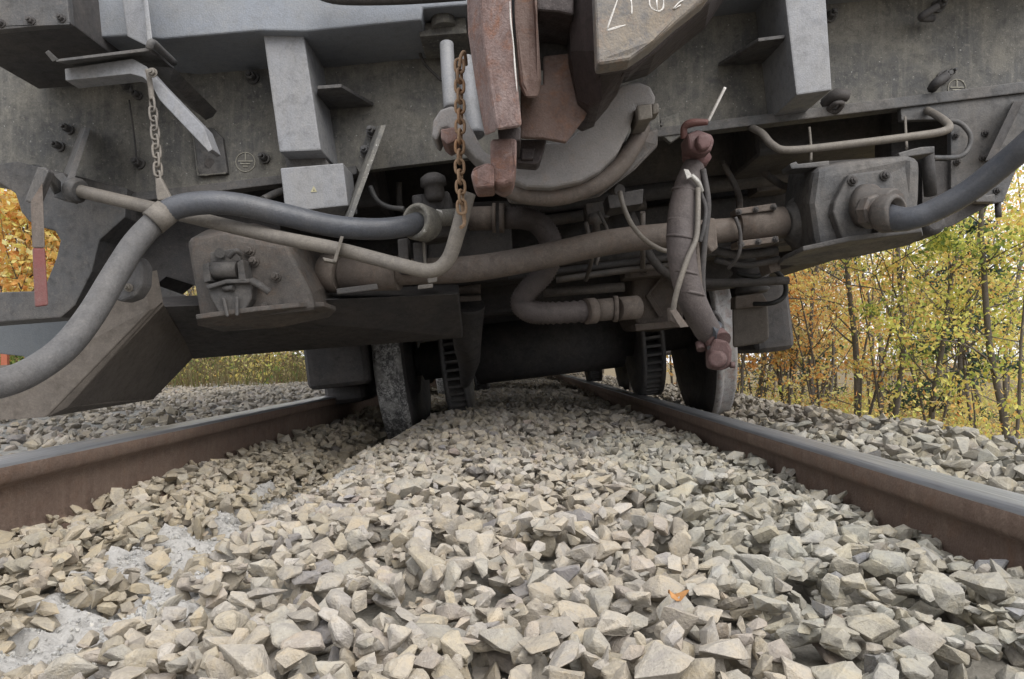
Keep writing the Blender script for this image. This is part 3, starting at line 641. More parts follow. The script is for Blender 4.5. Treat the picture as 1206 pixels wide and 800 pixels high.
# earth marks: ring and bars
def earth(px, py, D, r, mat):
    def g(mb):
        c = P(px, py, D); q = [c+Vector((math.cos(a)*r, 0, math.sin(a)*r)) for a in np.linspace(0, 2*PI, 25)[:-1]]
        mb.tube(q, .0011, 5, closed=True, res=1)
        mb.box(c+Vector((0, 0, r*.55)), (.0022, .0015, r*.75), bevel=0)
        for k, w in enumerate((1.5, 1.0, .5)): mb.box(c+Vector((0, 0, .1*r-k*r*.27)), (r*w, .0016, .0024), bevel=0)
    part('earth_mark', mat, g, headstock)
earth(289, 191, 1.998, .026, 'cream'); earth(1127, 104, 1.998, .024, 'cream')
for x, y, r in ((82, 153, .010), (71, 173, .010), (44, 201, .011), (151, 104, .009), (163, 113, .009), (165, 193, .011), (298, 92, .013), (312, 187, .011), (1104, 8, .013), (1110, 92, .013), (977, 20, .012), (1116, 88, .008), (776, 152, .010), (790, 158, .008)):
    bolt(x, y, 1.998, headstock, r, .03)
# dark tubes in place of bolt and clip shadows, right half of the beam
part('clip_shadow', 'dark', lambda mb: (mb.tube([P(1098, 22, 1.97), P(1085, 20, 1.93), P(1104, 8, 1.93)], .010, 8), mb.tube([P(1098, 104, 1.97), P(1103, 98, 1.93), P(1114, 90, 1.94)], .013, 8)), headstock)
part('earth_lug', 'dark', lambda mb: (mb.tube([P(972, 122, 1.97), P(985, 112, 1.93), P(998, 113, 1.93)], .016, 8), mb.tube([P(975, 130, 1.96), P(984, 122, 1.93), P(992, 122, 1.93), P(986, 131, 1.95), P(976, 131, 1.96)], .007, 8)), headstock)
part('lug_plate', 'grey', lambda mb: mb.pr([(226, 150), (250, 150), (262, 162), (268, 204), (233, 208)], 1.985, .02), headstock)
part('lug_hole', 'dark', lambda mb: mb.cyl(P(247, 192, 1.981), P(247, 192, 1.99), .013, seg=14), headstock)
part('beam_wire', 'dark', lambda mb: (mb.tube([P(492, 55, 1.97), P(500, 75, 1.96), P(520, 95, 1.95)], .004, 6), mb.tube([P(152, 118, 1.98), P(158, 160, 1.98), P(161, 190, 1.98)], .0025, 6)), headstock)
# --- step hanger and brackets on the upper left
hg = part('step_hanger', 'pale', lambda mb: (mb.hexa([P(140, -30, 1.72), P(168, -30, 1.70), P(174, 55, 1.68), P(150, 43, 1.70)], [P(140, -30, 1.745), P(168, -30, 1.725), P(174, 55, 1.705), P(150, 43, 1.725)]), mb.hexa([P(166, -30, 1.66), P(171, -30, 1.66), P(180, 50, 1.64), P(174, 55, 1.64)], [P(166, -30, 1.72), P(171, -30, 1.72), P(180, 50, 1.71), P(174, 55, 1.71)])))
part('step_plate', 'grey', lambda mb: (mb.hexa([P(66, 70, 1.60), P(176, 56, 1.64), P(205, 76, 1.78), P(120, 84, 1.86)], [P(66, 73, 1.60), P(176, 60, 1.64), P(205, 81, 1.78), P(120, 88, 1.86)], .001), mb.tube([P(176, 58, 1.63), P(179, 50, 1.63), P(190, 60, 1.68), P(205, 74, 1.74)], .0085, 8, res=3), mb.hexa([P(53, 62, 1.59), P(57, 59, 1.59), P(69, 70, 1.60), P(62, 73, 1.60)], [P(53, 62, 1.64), P(57, 59, 1.64), P(69, 70, 1.65), P(62, 73, 1.65)], .001)), hg)
part('step_bracket', 'pale', lambda mb: mb.pr([(76, 81), (156, 69), (172, 78), (184, 92), (240, 150), (250, 176), (246, 179), (188, 118), (178, 100), (168, 91), (154, 87), (77, 95)], 1.66, .05, .002), hg)
part('step_strut', 'grey', lambda mb: mb.hexa([P(180, 78, 1.70), P(205, 80, 1.70), P(256, 131, 1.95), P(245, 135, 1.95)], [P(180, 90, 1.74), P(200, 96, 1.74), P(251, 138, 1.97), P(242, 142, 1.97)], .002), hg)
# chains: every link an object
def chain(pts, n, L, w, wire, mat, hook):
    path = [Vector(p) for p in pts]; root = part('chain', mat, hook[0])
    for h in hook[1:]: part('chain_hook', mat, h, root)
    q = []
    for k in range(12): 
        a = 2*PI*k/12; q.append(Vector((math.cos(a)*w, 0, math.sin(a)*w+(L*.5-w)*(1 if math.sin(a) > .01 else -1 if math.sin(a) < -.01 else 0))))
    mb = MB(); mb.tube(q, wire, 7, closed=True, res=2); first = mb.build('link', mat, root, origin=(0, 0, 0))
    tot = sum((path[i+1]-path[i]).length for i in range(len(path)-1))
    for k in range(n):
        s = (k+.5)/n*tot; i = 0
        while i < len(path)-2 and s > (path[i+1]-path[i]).length: s -= (path[i+1]-path[i]).length; i += 1
        d = (path[i+1]-path[i]).normalized(); c = path[i]+d*s
        o = first if k == 0 else first.copy()
        if k: COL.objects.link(o)
        o.parent = root; R = d.to_track_quat('Z', 'Y').to_matrix() @ Matrix.Rotation((.35 if k % 2 else 1.45)+random.uniform(-.15, .15), 3, 'Z')
        o.matrix_local = Matrix.Translation(c-ORG[root.name]) @ R.to_4x4()
    return root
chain([P(179, 118, 1.645), P(182, 150, 1.64), P(185, 185, 1.63), P(187, 216, 1.62)], 9, .033, .0078, .0027, 'rod', [lambda mb: mb.pr([(183, 210), (189, 209), (203, 236), (185, 236), (183, 224)], 1.60, .012), lambda mb: mb.tube([P(174, 82, 1.64), P(177, 100, 1.645), P(179, 118, 1.645)], .006, 8), lambda mb: mb.nut(P(180, 86, 1.63), (0, -1, 0), .008, .01)])
chain([P(541, 72, 1.50), P(542, 150, 1.50), P(541, 190, 1.50), P(544, 250, 1.50)], 15, .028, .0088, .0032, 'chain', [lambda mb: mb.tube([P(541, 80, 1.50), P(543, 66, 1.50), P(547, 62, 1.51), P(549, 76, 1.56)], .004, 8), lambda mb: mb.tube([P(544, 238, 1.52), P(547, 262, 1.51), P(543, 268, 1.49)], .004, 8)])
# --- uncoupling shaft and red lever
sh = part('uncoupling_shaft', 'rod', lambda mb: mb.tube([P(80, 222, 1.78), P(140, 236, 1.74), P(230, 257, 1.68), P(320, 278, 1.66), P(400, 294, 1.62), P(470, 312, 1.58), P(508, 319, 1.56), P(528, 305, 1.55), P(540, 270, 1.54), P(551, 228, 1.54)], [.0155]*8+[.016, .0165], 14))
part('shaft_bearing', 'grey', lambda mb: (mb.lathe(P(84, 223, 1.775), P(140, 236, 1.74)-P(80, 222, 1.78), [(0, .026), (.006, .03), (.022, .03), (.028, .024)], 20), mb.pr([(60, 206), (74, 203), (82, 214), (78, 236), (62, 232)], 1.79, .05)), sh)
part('shaft_bracket', 'grey', lambda mb: (mb.hexa([P(101, 150, 1.84), P(107, 151, 1.84), P(86, 216, 1.76), P(77, 217, 1.76)], [P(95, 150, 1.99), P(101, 150, 1.99), P(80, 216, 1.90), P(70, 217, 1.90)], .002)), sh)
lv = part('lever_head', 'grey', lambda mb: (mb.pr([(28, 237), (44, 196), (54, 197), (57, 202), (41, 240)], 1.60, .025, .004), mb.hexa([P(52, 199, 1.60), P(60, 202, 1.62), P(72, 214, 1.78), P(64, 218, 1.78)], [P(52, 207, 1.60), P(60, 212, 1.62), P(72, 226, 1.78), P(64, 230, 1.78)], .002)), sh)
part('red_lever_arm', 'red', lambda mb: mb.hexa([P(38, 292, 1.588), P(53, 292, 1.588), P(57, 360, 1.56), P(41, 362, 1.56)], [P(38, 292, 1.613), P(53, 292, 1.613), P(57, 360, 1.585), P(41, 362, 1.585)], .005), sh, 'red painted lower end of the lever')
part('lever_arm', 'brown', lambda mb: mb.hexa([P(36, 236, 1.60), P(50, 214, 1.60), P(53, 292, 1.588), P(38, 292, 1.588)], [P(36, 236, 1.619), P(50, 214, 1.619), P(53, 292, 1.612), P(38, 292, 1.612)], .003), sh)
part('shaft_clip', 'rod', lambda mb: (mb.hexa([P(401, 278, 1.57), P(405, 279, 1.57), P(396, 309, 1.58), P(392, 308, 1.58)], [P(401, 278, 1.62), P(405, 279, 1.62), P(396, 309, 1.63), P(392, 308, 1.63)], .001), mb.hexa([P(380, 303, 1.60), P(393, 306, 1.60), P(396, 310, 1.60), P(382, 307, 1.60)], [P(380, 305, 1.66), P(393, 308, 1.66), P(396, 312, 1.66), P(382, 309, 1.66)], .001)), sh)
# diagonal flat bar under the beam
fb = part('diagonal_hanger', 'plate', lambda mb: (mb.hexa([P(449, 148, 1.80), P(455, 147, 1.80), P(415, 258, 1.72), P(409, 258, 1.72)], [P(443, 149, 1.92), P(450, 148, 1.92), P(411, 258, 1.86), P(404, 258, 1.86)], .001), mb.pr([(433, 150), (446, 149), (436, 185), (424, 205), (420, 198)], 1.93, .02)))
bolt(438, 156, 1.92, fb, .011, .03); bolt(431, 179, 1.92, fb, .011, .03)
# --- left-hand bracket plate (C shape) hanging from the beam
bk = part('corner_bracket', 'grey', lambda mb: mb.pr([(-60, 200), (20, 190), (150, 222), (147, 256), (117, 283), (108, 320), (88, 360), (72, 374), (-60, 384), (-60, 346), (38, 343), (54, 334), (66, 305), (71, 283), (64, 271), (50, 268), (34, 261), (25, 250), (18, 228), (2, 217), (-60, 205)], 1.93, .11, .004))
# big V shaped plough
A1, A2, A3, A4 = P(168, 322, 1.74), P(176, 365, 1.72), P(53, 492, 1.58), P(-80, 500, 1.50)
B1, B2, B3 = P(-80, 440, 1.56), P(60, 432, 1.66), P(120, 372, 1.72)
def plough(mb):
    back = Vector((.02, .03, .012))
    bm = bmesh.new(); fr = [A1, A2, A3, A4, B1, B2, B3]; a = [bm.verts.new(p) for p in fr]; b = [bm.verts.new(p+back) for p in fr]
    bm.faces.new(a); bm.faces.new(b[::-1])
    for i in range(7): bm.faces.new((a[i], b[i], b[(i+1) % 7], a[(i+1) % 7]))
    mb.addbm(bm, .002)
pl = part('plough', 'plough', plough)
part('plough_wing', 'plough', lambda mb: mb.hexa([A2+Vector((.003, 0, -.002)), A3+Vector((.004, 0, 0)), P(181, 470, 2.12), P(229, 420, 2.28)], [A2+Vector((.02, .02, .02)), A3+Vector((.03, .03, .02)), P(181, 466, 2.15), P(229, 415, 2.31)], .002), pl)
part('plough_beam', 'dark', lambda mb: mb.hexa([P(178, 362, 1.80), P(540, 346, 2.05), P(545, 398, 2.30), P(226, 423, 2.285)], [P(178, 350, 2.0), P(540, 335, 2.4), P(545, 388, 2.55), P(240, 412, 2.5)], .006), pl)
part('inner_panel', 'slate', lambda mb: mb.pr([(-60, 388), (78, 376), (175, 366), (150, 400), (45, 468), (28, 420), (-60, 410)], 2.35, .02), pl)
part('plough_stay', 'grey', lambda mb: (mb.hexa([P(168, 330, 2.1), P(240, 356, 2.1), P(240, 366, 2.1), P(168, 346, 2.1)], [P(168, 330, 2.16), P(240, 356, 2.16), P(240, 366, 2.16), P(168, 346, 2.16)]), mb.hexa([P(175, 352, 1.98), P(236, 360, 1.98), P(236, 367, 1.98), P(175, 361, 1.98)], [P(175, 352, 2.04), P(236, 360, 2.04), P(236, 367, 2.04), P(175, 361, 2.04)])), pl)
part('dark_backing', 'dark', lambda mb: mb.pr([(118, 246), (330, 240), (330, 338), (240, 340), (196, 326), (168, 348), (112, 352)], 2.12, .2), pl)  # dark plate added to block the sky in the gap below the hose
# lower end of the hose boot bolted on the plough
part('hose_flap', 'rubber_dusty', lambda mb: mb.pr([(140, 318), (160, 300), (168, 312), (167, 336), (158, 350), (142, 356), (132, 352)], 1.60, .05, .01))
bolt(152, 339, 1.598, pl, .007, .012, 'rod'); bolt(114, 377, 1.50, pl, .006, .01, 'rod')
# --- heating hose on the left
hs = part('heating_hose', 'rubber', lambda mb: mb.tube([P(186, 258, 1.60), P(206, 245, 1.60), P(240, 239, 1.61), P(280, 241, 1.63), P(330, 252, 1.66), P(390, 266, 1.70), P(440, 270, 1.73), P(475, 267, 1.76), P(492, 262, 1.80)], .0255, 18))
part('hose_sleeve', 'rubber_dusty', lambda mb: mb.tube([P(-60, 462, 1.22), P(0, 452, 1.28), P(40, 436, 1.33), P(78, 408, 1.38), P(108, 370, 1.44), P(135, 325, 1.50), P(160, 286, 1.56), P(186, 258, 1.60)], [.0255]*7+[.025], 18), hs, 'dusty brown lower run of the hose')
part('hose_collar', 'rod', lambda mb: mb.tube([P(180, 263, 1.585), P(197, 249, 1.60)], .0285, 18, smooth=False), hs)
# valve ring where the hose ends
part('hose_socket', 'plate', lambda mb: (mb.lathe(P(494, 262, 1.79), (-.5, -.75, .05), [(-.05, .03), (-.03, .043), (.012, .045), (.018, .042), (.018, .034), (.0, .032)], 26), mb.tube([P(510, 258, 1.86), P(540, 255, 1.95)], .022, 12)), hs)
# --- connection boxes
lb = part('connection_box', 'box', lambda mb: (mb.hexa([P(219, 282, 1.80), P(262, 272, 1.80), P(335, 284, 1.80), P(366, 345, 1.80), P(372, 366, 1.80), P(236, 380, 1.80)], [P(240, 270, 2.05), P(300, 262, 2.05), P(378, 282, 2.05), P(392, 335, 2.05), P(395, 360, 2.05), P(262, 372, 2.05)], .02)), label='dusty tapered box with a hinged clamp at the left end of the curved pipe')
part('box_lid', 'box', lambda mb: mb.hexa([P(231, 376, 1.76), P(300, 367, 1.76), P(352, 362, 1.78), P(382, 361, 1.84), P(396, 366, 1.92), P(388, 374, 1.95), P(330, 386, 1.95), P(262, 391, 1.95), P(233, 384, 1.80)], [p+UP*.012 for p in [P(231, 376, 1.76), P(300, 367, 1.76), P(352, 362, 1.78), P(382, 361, 1.84), P(396, 366, 1.92), P(388, 374, 1.95), P(330, 386, 1.95), P(262, 391, 1.95), P(233, 384, 1.80)]], .003), lb)
part('hinge', 'grey', lambda mb: (mb.cyl(P(246, 319, 1.765), P(280, 318, 1.765), .020, seg=18), mb.pr([(238, 311), (246, 310), (248, 331), (240, 333)], 1.745, .055), mb.pr([(279, 309), (286, 305), (290, 332), (281, 332)], 1.745, .055), mb.pr([(247, 297), (280, 292), (284, 308), (248, 312)], 1.785, .02), mb.cyl(P(259, 298, 1.76), P(259, 298, 1.79), .012, seg=12), mb.tube([P(270, 303, 1.77), P(278, 296, 1.76), P(284, 300, 1.77)], .006, 8)), lb)
part('socket_cover', 'grey', lambda mb: (mb.pr([(243, 337), (262, 330), (285, 333), (298, 330), (296, 352), (288, 366), (274, 372), (258, 370), (248, 352)], 1.765, .04, .006), mb.pr([(242, 336), (266, 329), (298, 328), (303, 333), (266, 334), (244, 341)], 1.745, .05, .003), mb.hexa([P(261, 351, 1.745), P(265, 351, 1.745), P(270, 373, 1.745), P(266, 373, 1.745)], [P(261, 351, 1.77), P(265, 351, 1.77), P(270, 373, 1.77), P(266, 373, 1.77)]), mb.hexa([P(277, 350, 1.745), P(281, 350, 1.745), P(281, 372, 1.745), P(277, 372, 1.745)], [P(277, 350, 1.77), P(281, 350, 1.77), P(281, 372, 1.77), P(277, 372, 1.77)]), mb.tube([P(263, 340, 1.76), P(275, 339, 1.755)], .007, 8)), lb)
part('clamp_handle', 'grey', lambda mb: mb.tube([P(297, 331, 1.75), P(306, 336, 1.74), P(317, 344, 1.75)], .0085, 10), lb)
for x, y in ((294, 296), (299, 308), (325, 326), (313, 361)): bolt(x, y, 1.798, lb, .010, .014, 'box')
cd_ = part('conduit', 'brown', lambda mb: mb.tube([P(388, 322, 1.98), P(430, 323, 1.95), P(490, 320, 1.93), P(560, 316, 1.92), P(640, 302, 1.92), P(720, 285, 1.92), P(800, 276, 1.92), P(868, 270, 1.92), P(925, 262, 1.93)], [.034, .034, .034, .034, .033, .033, .032, .031, .031], 22), label='thick dusty pipe curving across under the coupler')
part('pipe_sleeve', 'brown', lambda mb: (mb.tube([P(384, 322, 1.98), P(404, 323, 1.96)], [.052, .050], 22, smooth=False), mb.tube([P(404, 323, 1.96), P(470, 322, 1.935)], .045, 22, smooth=False)), cd_)
part('sleeve_flange', 'grey', lambda mb: (mb.hexa([P(396, 340, 1.89), P(444, 334, 1.89), P(446, 341, 1.89), P(397, 347, 1.89)], [P(396, 340, 1.96), P(444, 334, 1.96), P(446, 341, 1.96), P(397, 347, 1.96)])), cd_)
part('pipe_sleeve', 'brown', lambda mb: mb.tube([P(868, 267, 1.92), P(922, 262, 1.93)], .041, 22, smooth=False), cd_)
fl = part('sleeve_flange', 'brown', lambda mb: (mb.pr([(866, 246), (914, 239), (915, 247), (867, 253)], 1.88, .05), mb.pr([(868, 284), (917, 278), (918, 285), (869, 291)], 1.88, .06)), cd_)
for x, y in ((870, 250), (890, 247), (911, 244), (873, 288), (893, 285), (913, 282)): bolt(x, y, 1.879, fl, .006, .008, 'dark')
part('pipe_stop', 'brown', lambda mb: mb.pr([(835, 256), (843, 257), (846, 292), (838, 298), (832, 290), (830, 262)], 1.84, .09, .006), cd_)
part('pipe_hook', 'rod', lambda mb: (mb.tube([P(499, 285, 1.86), P(500, 303, 1.85), P(503, 325, 1.85)], .004, 6), mb.hexa([P(503, 328, 1.84), P(515, 326, 1.84), P(515, 332, 1.84), P(504, 334, 1.84)], [P(503, 328, 1.87), P(515, 326, 1.87), P(515, 332, 1.87), P(504, 334, 1.87)]), mb.hexa([P(492, 336, 1.84), P(510, 334, 1.84), P(510, 339, 1.84), P(492, 341, 1.84)], [P(492, 336, 1.87), P(510, 334, 1.87), P(510, 339, 1.87), P(492, 341, 1.87)])), cd_)
rb = part('connection_box', 'grey', lambda mb: mb.hexa([P(960, 198, 1.80), P(1000, 190, 1.79), P(1068, 183, 1.78), P(1085, 186, 1.78), P(1084, 232, 1.78), P(1080, 276, 1.78), P(1000, 286, 1.79), P(962, 292, 1.80), P(954, 240, 1.80)], [P(928, 196, 2.05), P(968, 190, 2.05), P(1030, 186, 2.05), P(1044, 188, 2.05), P(1040, 230, 2.05), P(1038, 268, 2.05), P(968, 280, 2.05), P(930, 302, 2.05), P(922, 240, 2.05)], .026), label='dusty grey box with the hose socket at the right end of the curved pipe')
part('box_lid', 'grey', lambda mb: (lambda q: mb.hexa(q, [p+UP*.012 for p in q], .003))([P(946, 296, 1.77), P(1000, 284, 1.74), P(1086, 273, 1.72), P(1087, 279, 1.74), P(1072, 289, 1.80), P(1010, 303, 1.88), P(940, 313, 1.94), P(916, 313, 1.96), P(924, 306, 1.88)]), rb)
part('box_lug', 'grey', lambda mb: (mb.pr([(930, 193), (938, 190), (940, 193), (977, 189), (977, 196), (932, 199)], 1.82, .06), mb.pr([(1058, 180), (1076, 175), (1085, 173), (1101, 172), (1101, 180), (1060, 186)], 1.80, .06)), rb)
part('socket_plate', 'grey', lambda mb: mb.pr([(1000, 205), (1044, 199), (1052, 206), (1054, 225), (1046, 262), (1034, 276), (999, 284), (992, 280), (981, 250), (983, 238)], 1.765, .03, .006), rb)
sk = part('hose_socket', 'box', lambda mb: (mb.lathe(P(1018, 243, 1.765), (.42, -.9, -.10), [(0, .052), (.02, .05), (.035, .038), (.08, .034), (.085, .03)], 26), mb.lathe(P(1031, 249, 1.69), (.42, -.9, -.08), [(-.03, .033), (-.02, .039), (.0, .039), (.005, .034)], 8, False), mb.lathe(P(1039, 253, 1.66), (.5, -.85, -.05), [(-.01, .034), (0, .041), (.03, .042), (.036, .038), (.036, .031), (.01, .029)], 28)), rb)
for x, y in ((1004, 213), (1042, 207), (1034, 272)): bolt(x, y, 1.763, rb, .009, .012, 'dark')
part('pipe_flange', 'grey', lambda mb: (mb.lathe(P(924, 263, 1.935), P(943, 262, 1.95)-P(924, 263, 1.935), [(-.0, .034), (.015, .046), (.035, .056), (.037, .066), (.052, .067), (.054, .05)], 28)), rb)
part('heating_hose', 'rubber', lambda mb: mb.tube([P(1036, 252, 1.68), P(1056, 258, 1.63), P(1075, 257, 1.60), P(1100, 248, 1.58), P(1140, 226, 1.54), P(1180, 195, 1.49), P(1215, 165, 1.44), P(1290, 95, 1.36)], [.029, .028]+[.0245]*6, 18), label='dark hose rising from the right-hand box to the right edge')
part('dark_backing', 'dark', lambda mb: mb.pr([(1050, 120), (1124, 112), (1124, 250), (1050, 250)], 2.12, .1))  # dark plate added behind the slot to keep it dark
# right hand end bracket
eb = part('end_bracket', 'grey', lambda mb: mb.pr([(1060, edge(1060)-4), (1330, edge(1330)-4), (1270, 180), (1206, 178), (1182, 238), (1166, 240), (1120, 222), (1120, 140), (1062, 142)], 1.965, .02))
part('bracket_rib', 'dark', lambda mb: mb.hexa([P(1160, 190, 1.90), P(1172, 188, 1.90), P(1206, 118, 1.90), P(1194, 119, 1.90)], [P(1160, 190, 1.964), P(1172, 188, 1.964), P(1206, 118, 1.964), P(1194, 119, 1.964)]), eb)
part('bracket_foot', 'dark', lambda mb: (mb.hexa([P(1086, 190, 1.98), P(1120, 190, 1.98), P(1168, 240, 1.98), P(1122, 266, 1.98), P(1086, 275, 1.98)], [P(1086, 190, 2.2), P(1120, 190, 2.2), P(1168, 240, 2.2), P(1122, 266, 2.2), P(1086, 275, 2.2)]), mb.lathe(P(1102, 262, 1.88), (0, 1, 0), [(0, .018), (.01, .03), (.1, .034)], 18), mb.cyl(P(1175, 238, 1.99), P(1176, 256, 1.99), .008, seg=10), mb.cyl(P(1092, 178, 1.86), P(1096, 230, 1.9), .016, seg=12)), eb)
for x, y in ((1125, 160), (1160, 157), (1127, 191), (1157, 186), (1173, 210), (1174, 225), (1161, 236)): bolt(x, y, 1.963, eb, .007, .01, 'dark')
part('bracket_clamp', 'grey', lambda mb: mb.pr([(1146, 226), (1152, 222), (1162, 230), (1172, 228), (1172, 238), (1150, 238)], 1.93, .03), eb)
gr = part('hand_rail', 'rod', lambda mb: mb.tube([P(884, 150, 1.98), P(897, 157, 1.90), P(910, 171, 1.86), P(930, 177, 1.84), P(1000, 170, 1.83), P(1080, 160, 1.82), P(1110, 155, 1.82), P(1118, 149, 1.83), P(1108, 139, 1.88), P(1092, 130, 1.96)], .0098, 12), label='pale bent grab rail on the right under the beam')
part('thin_pipe', 'grey', lambda mb: mb.tube([P(1117, 142, 1.93), P(1132, 146, 1.92), P(1143, 160, 1.91), P(1140, 176, 1.91), P(1128, 185, 1.90), P(1098, 186, 1.86)], .0065, 10))
part('hanging_wire', 'rod', lambda mb: (mb.tube([P(953, 150, 1.93), P(955, 172, 1.92), P(955, 190, 1.86)], .0035, 6), mb.tube([P(1066, 138, 1.93), P(1067, 160, 1.90), P(1068, 175, 1.84)], .0035, 6)))
# --- coupler: upright jaws, back block, guard arm
cpl = empty('coupler', P(640, 110, 1.45), car)
def jaw(mb):
    mb.hexa([P(556, -60, 1.24), P(600, -60, 1.24), P(604, 40, 1.25), P(611, 110, 1.26), P(615, 150, 1.27), P(584, 154, 1.27), P(576, 110, 1.26), P(564, 40, 1.25)], [P(556, -60, 1.60), P(585, -60, 1.60), P(592, 40, 1.60), P(596, 110, 1.60), P(602, 158, 1.60), P(576, 160, 1.60), P(572, 110, 1.60), P(564, 40, 1.60)], .006)
part('left_jaw', 'rust', lambda mb: (mb.hexa([P(562, -60, 1.25), P(600, -60, 1.22), P(604, 40, 1.23), P(611, 110, 1.24), P(615, 150, 1.25), P(584, 154, 1.25), P(577, 110, 1.25), P(567, 40, 1.25)], [P(565, -60, 1.50), P(600, -60, 1.50), P(602, 40, 1.50), P(608, 110, 1.50), P(610, 145, 1.50), P(586, 155, 1.50), P(583, 110, 1.50), P(575, 40, 1.50)], .009), mb.hexa([P(548, -60, 1.32), P(565, -60, 1.26), P(568, 40, 1.26), P(578, 110, 1.26), P(585, 155, 1.26), P(571, 160, 1.32), P(560, 100, 1.32), P(551, 40, 1.32)], [P(560, -60, 1.5), P(566, -60, 1.5), P(570, 40, 1.5), P(578, 110, 1.5), P(585, 150, 1.5), P(578, 155, 1.5), P(570, 100, 1.5), P(562, 40, 1.5)], .004)), cpl)
part('bright_edge', 'chalk', lambda mb: mb.tube([P(600.5, 2, 1.222), P(601.5, 25, 1.225), P(604.5, 50, 1.229), P(606.5, 80, 1.234), P(609, 108, 1.239)], [.0004, .0014, .0008, .0015, .0005], 6), cpl)
part('lock_bar', 'orange_rust', lambda mb: mb.hexa([P(605, -60, 1.34), P(631, -60, 1.34), P(633, 20, 1.34), P(638, 95, 1.36), P(634, 116, 1.36), P(618, 116, 1.36), P(611, 100, 1.36), P(606, 20, 1.34)], [P(605, -60, 1.44), P(631, -60, 1.44), P(633, 20, 1.44), P(637, 92, 1.44), P(633, 112, 1.44), P(620, 112, 1.44), P(613, 97, 1.44), P(607, 20, 1.44)], .010), cpl)
part('back_block', 'orange_rust', lambda mb: mb.hexa([P(613, 100, 1.46), P(640, 100, 1.46), P(640, 66, 1.46), P(676, 62, 1.46), P(700, 118, 1.46), P(688, 140, 1.46), P(667, 168, 1.46), P(640, 163, 1.46), P(613, 162, 1.46)], [p+Vector((0, .025, .004)) for p in [P(613, 100, 1.46), P(640, 100, 1.46), P(640, 66, 1.46), P(676, 62, 1.46), P(700, 118, 1.46), P(688, 140, 1.46), P(667, 168, 1.46), P(640, 163, 1.46), P(613, 162, 1.46)]], .005), cpl)
part('top_bridge', 'dark_rust', lambda mb: mb.hexa([P(630, -60, 1.36), P(678, -60, 1.36), P(676, 18, 1.36), P(658, 14, 1.36), P(632, 12, 1.36)], [p+Vector((0, .14, 0)) for p in [P(630, -60, 1.36), P(678, -60, 1.36), P(676, 18, 1.36), P(658, 14, 1.36), P(632, 12, 1.36)]], .006), cpl)
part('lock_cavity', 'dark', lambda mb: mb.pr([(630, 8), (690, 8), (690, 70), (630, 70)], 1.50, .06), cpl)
part('inner_web', 'dark_rust', lambda mb: mb.hexa([P(672, -60, 1.38), P(702, -60, 1.30), P(705, 60, 1.31), P(710, 118, 1.36), P(695, 126, 1.42), P(680, 118, 1.44), P(672, 60, 1.40)], [p+Vector((0, .16, 0)) for p in [P(672, -60, 1.38), P(702, -60, 1.36), P(705, 60, 1.36), P(712, 118, 1.38), P(695, 126, 1.42), P(680, 118, 1.44), P(672, 60, 1.40)]], .006), cpl)
gj = part('guard_jaw', 'jaw', lambda mb: mb.hexa([P(698, -70, 1.25), P(880, -70, 1.28), P(833, -2, 1.28), P(800, 24, 1.27), P(768, 52, 1.27), P(742, 70, 1.26), P(704, 76, 1.25)], [p+Vector((0, .05, 0)) for p in [P(698, -70, 1.25), P(880, -70, 1.28), P(833, -2, 1.28), P(800, 24, 1.27), P(768, 52, 1.27), P(742, 70, 1.26), P(704, 76, 1.25)]], .008), cpl, 'weathered jaw plate with white chalk marks')
part('guard_arm', 'dark_rust', lambda mb: mb.hexa([P(702, -70, 1.302), P(880, -70, 1.332), P(836, 3, 1.34), P(802, 34, 1.34), P(772, 62, 1.34), P(744, 84, 1.34), P(706, 88, 1.31)], [P(705, -70, 1.72), P(900, -70, 1.72), P(830, 34, 1.72), P(790, 66, 1.72), P(762, 90, 1.72), P(735, 98, 1.72), P(706, 98, 1.72)], .006), cpl)  # near-black colour holds both grease and the shade under the jaw
part('jaw_knee', 'dark_rust', lambda mb: mb.hexa([P(704, 74, 1.30), P(742, 66, 1.30), P(741, 78, 1.32), P(728, 96, 1.38), P(712, 116, 1.42), P(703, 120, 1.42)], [p+Vector((0, .14, .0)) for p in [P(704, 74, 1.30), P(742, 66, 1.30), P(741, 78, 1.32), P(728, 96, 1.38), P(712, 116, 1.42), P(703, 120, 1.42)]], .005), cpl)
CH = [[(728, -3), (722, 14), (715, 34)], [(715, 36), (725, 33), (736, 30)], [(743, 0), (744, 9), (744, 17)], [(765, -2), (765, 6), (769, 11), (776, 13), (781, 9), (781, -2)], [(773, -2), (774, 14)], [(793, 10), (799, 3), (804, 0)], [(795, 10), (801, 6)]]
rj = random.Random(5)
def stroke(q):                         # rubbed strokes
    def g(mb):
        for _ in range(3):
            j = lambda: rj.uniform(-.8, .8)
            mb.tube([P(x+j(), y+j(), 1.25+(x-698)/182*.03-.0003) for x, y in q], [rj.uniform(.0005, .0011) for _ in q], 5, res=3)
    part('chalk_mark', 'chalk', g, gj)
for q in CH: stroke(q)
part('lower_hook', 'rust', lambda mb: (mb.hexa([P(577, 163, 1.34), P(609, 162, 1.32), P(608, 195, 1.32), P(604, 216, 1.33), P(592, 222, 1.34), P(578, 214, 1.34)], [p+Vector((0, .13, .01)) for p in [P(577, 163, 1.34), P(609, 162, 1.32), P(608, 195, 1.32), P(604, 216, 1.33), P(592, 222, 1.34), P(578, 214, 1.34)]], .014), mb.hexa([P(557, 197, 1.34), P(576, 191, 1.34), P(582, 196, 1.33), P(582, 220, 1.33), P(560, 222, 1.35), P(554, 207, 1.35)], [p+Vector((0, .08, 0)) for p in [P(557, 197, 1.34), P(576, 191, 1.34), P(582, 196, 1.33), P(582, 220, 1.33), P(560, 222, 1.35), P(554, 207, 1.35)]], .010)), cpl)
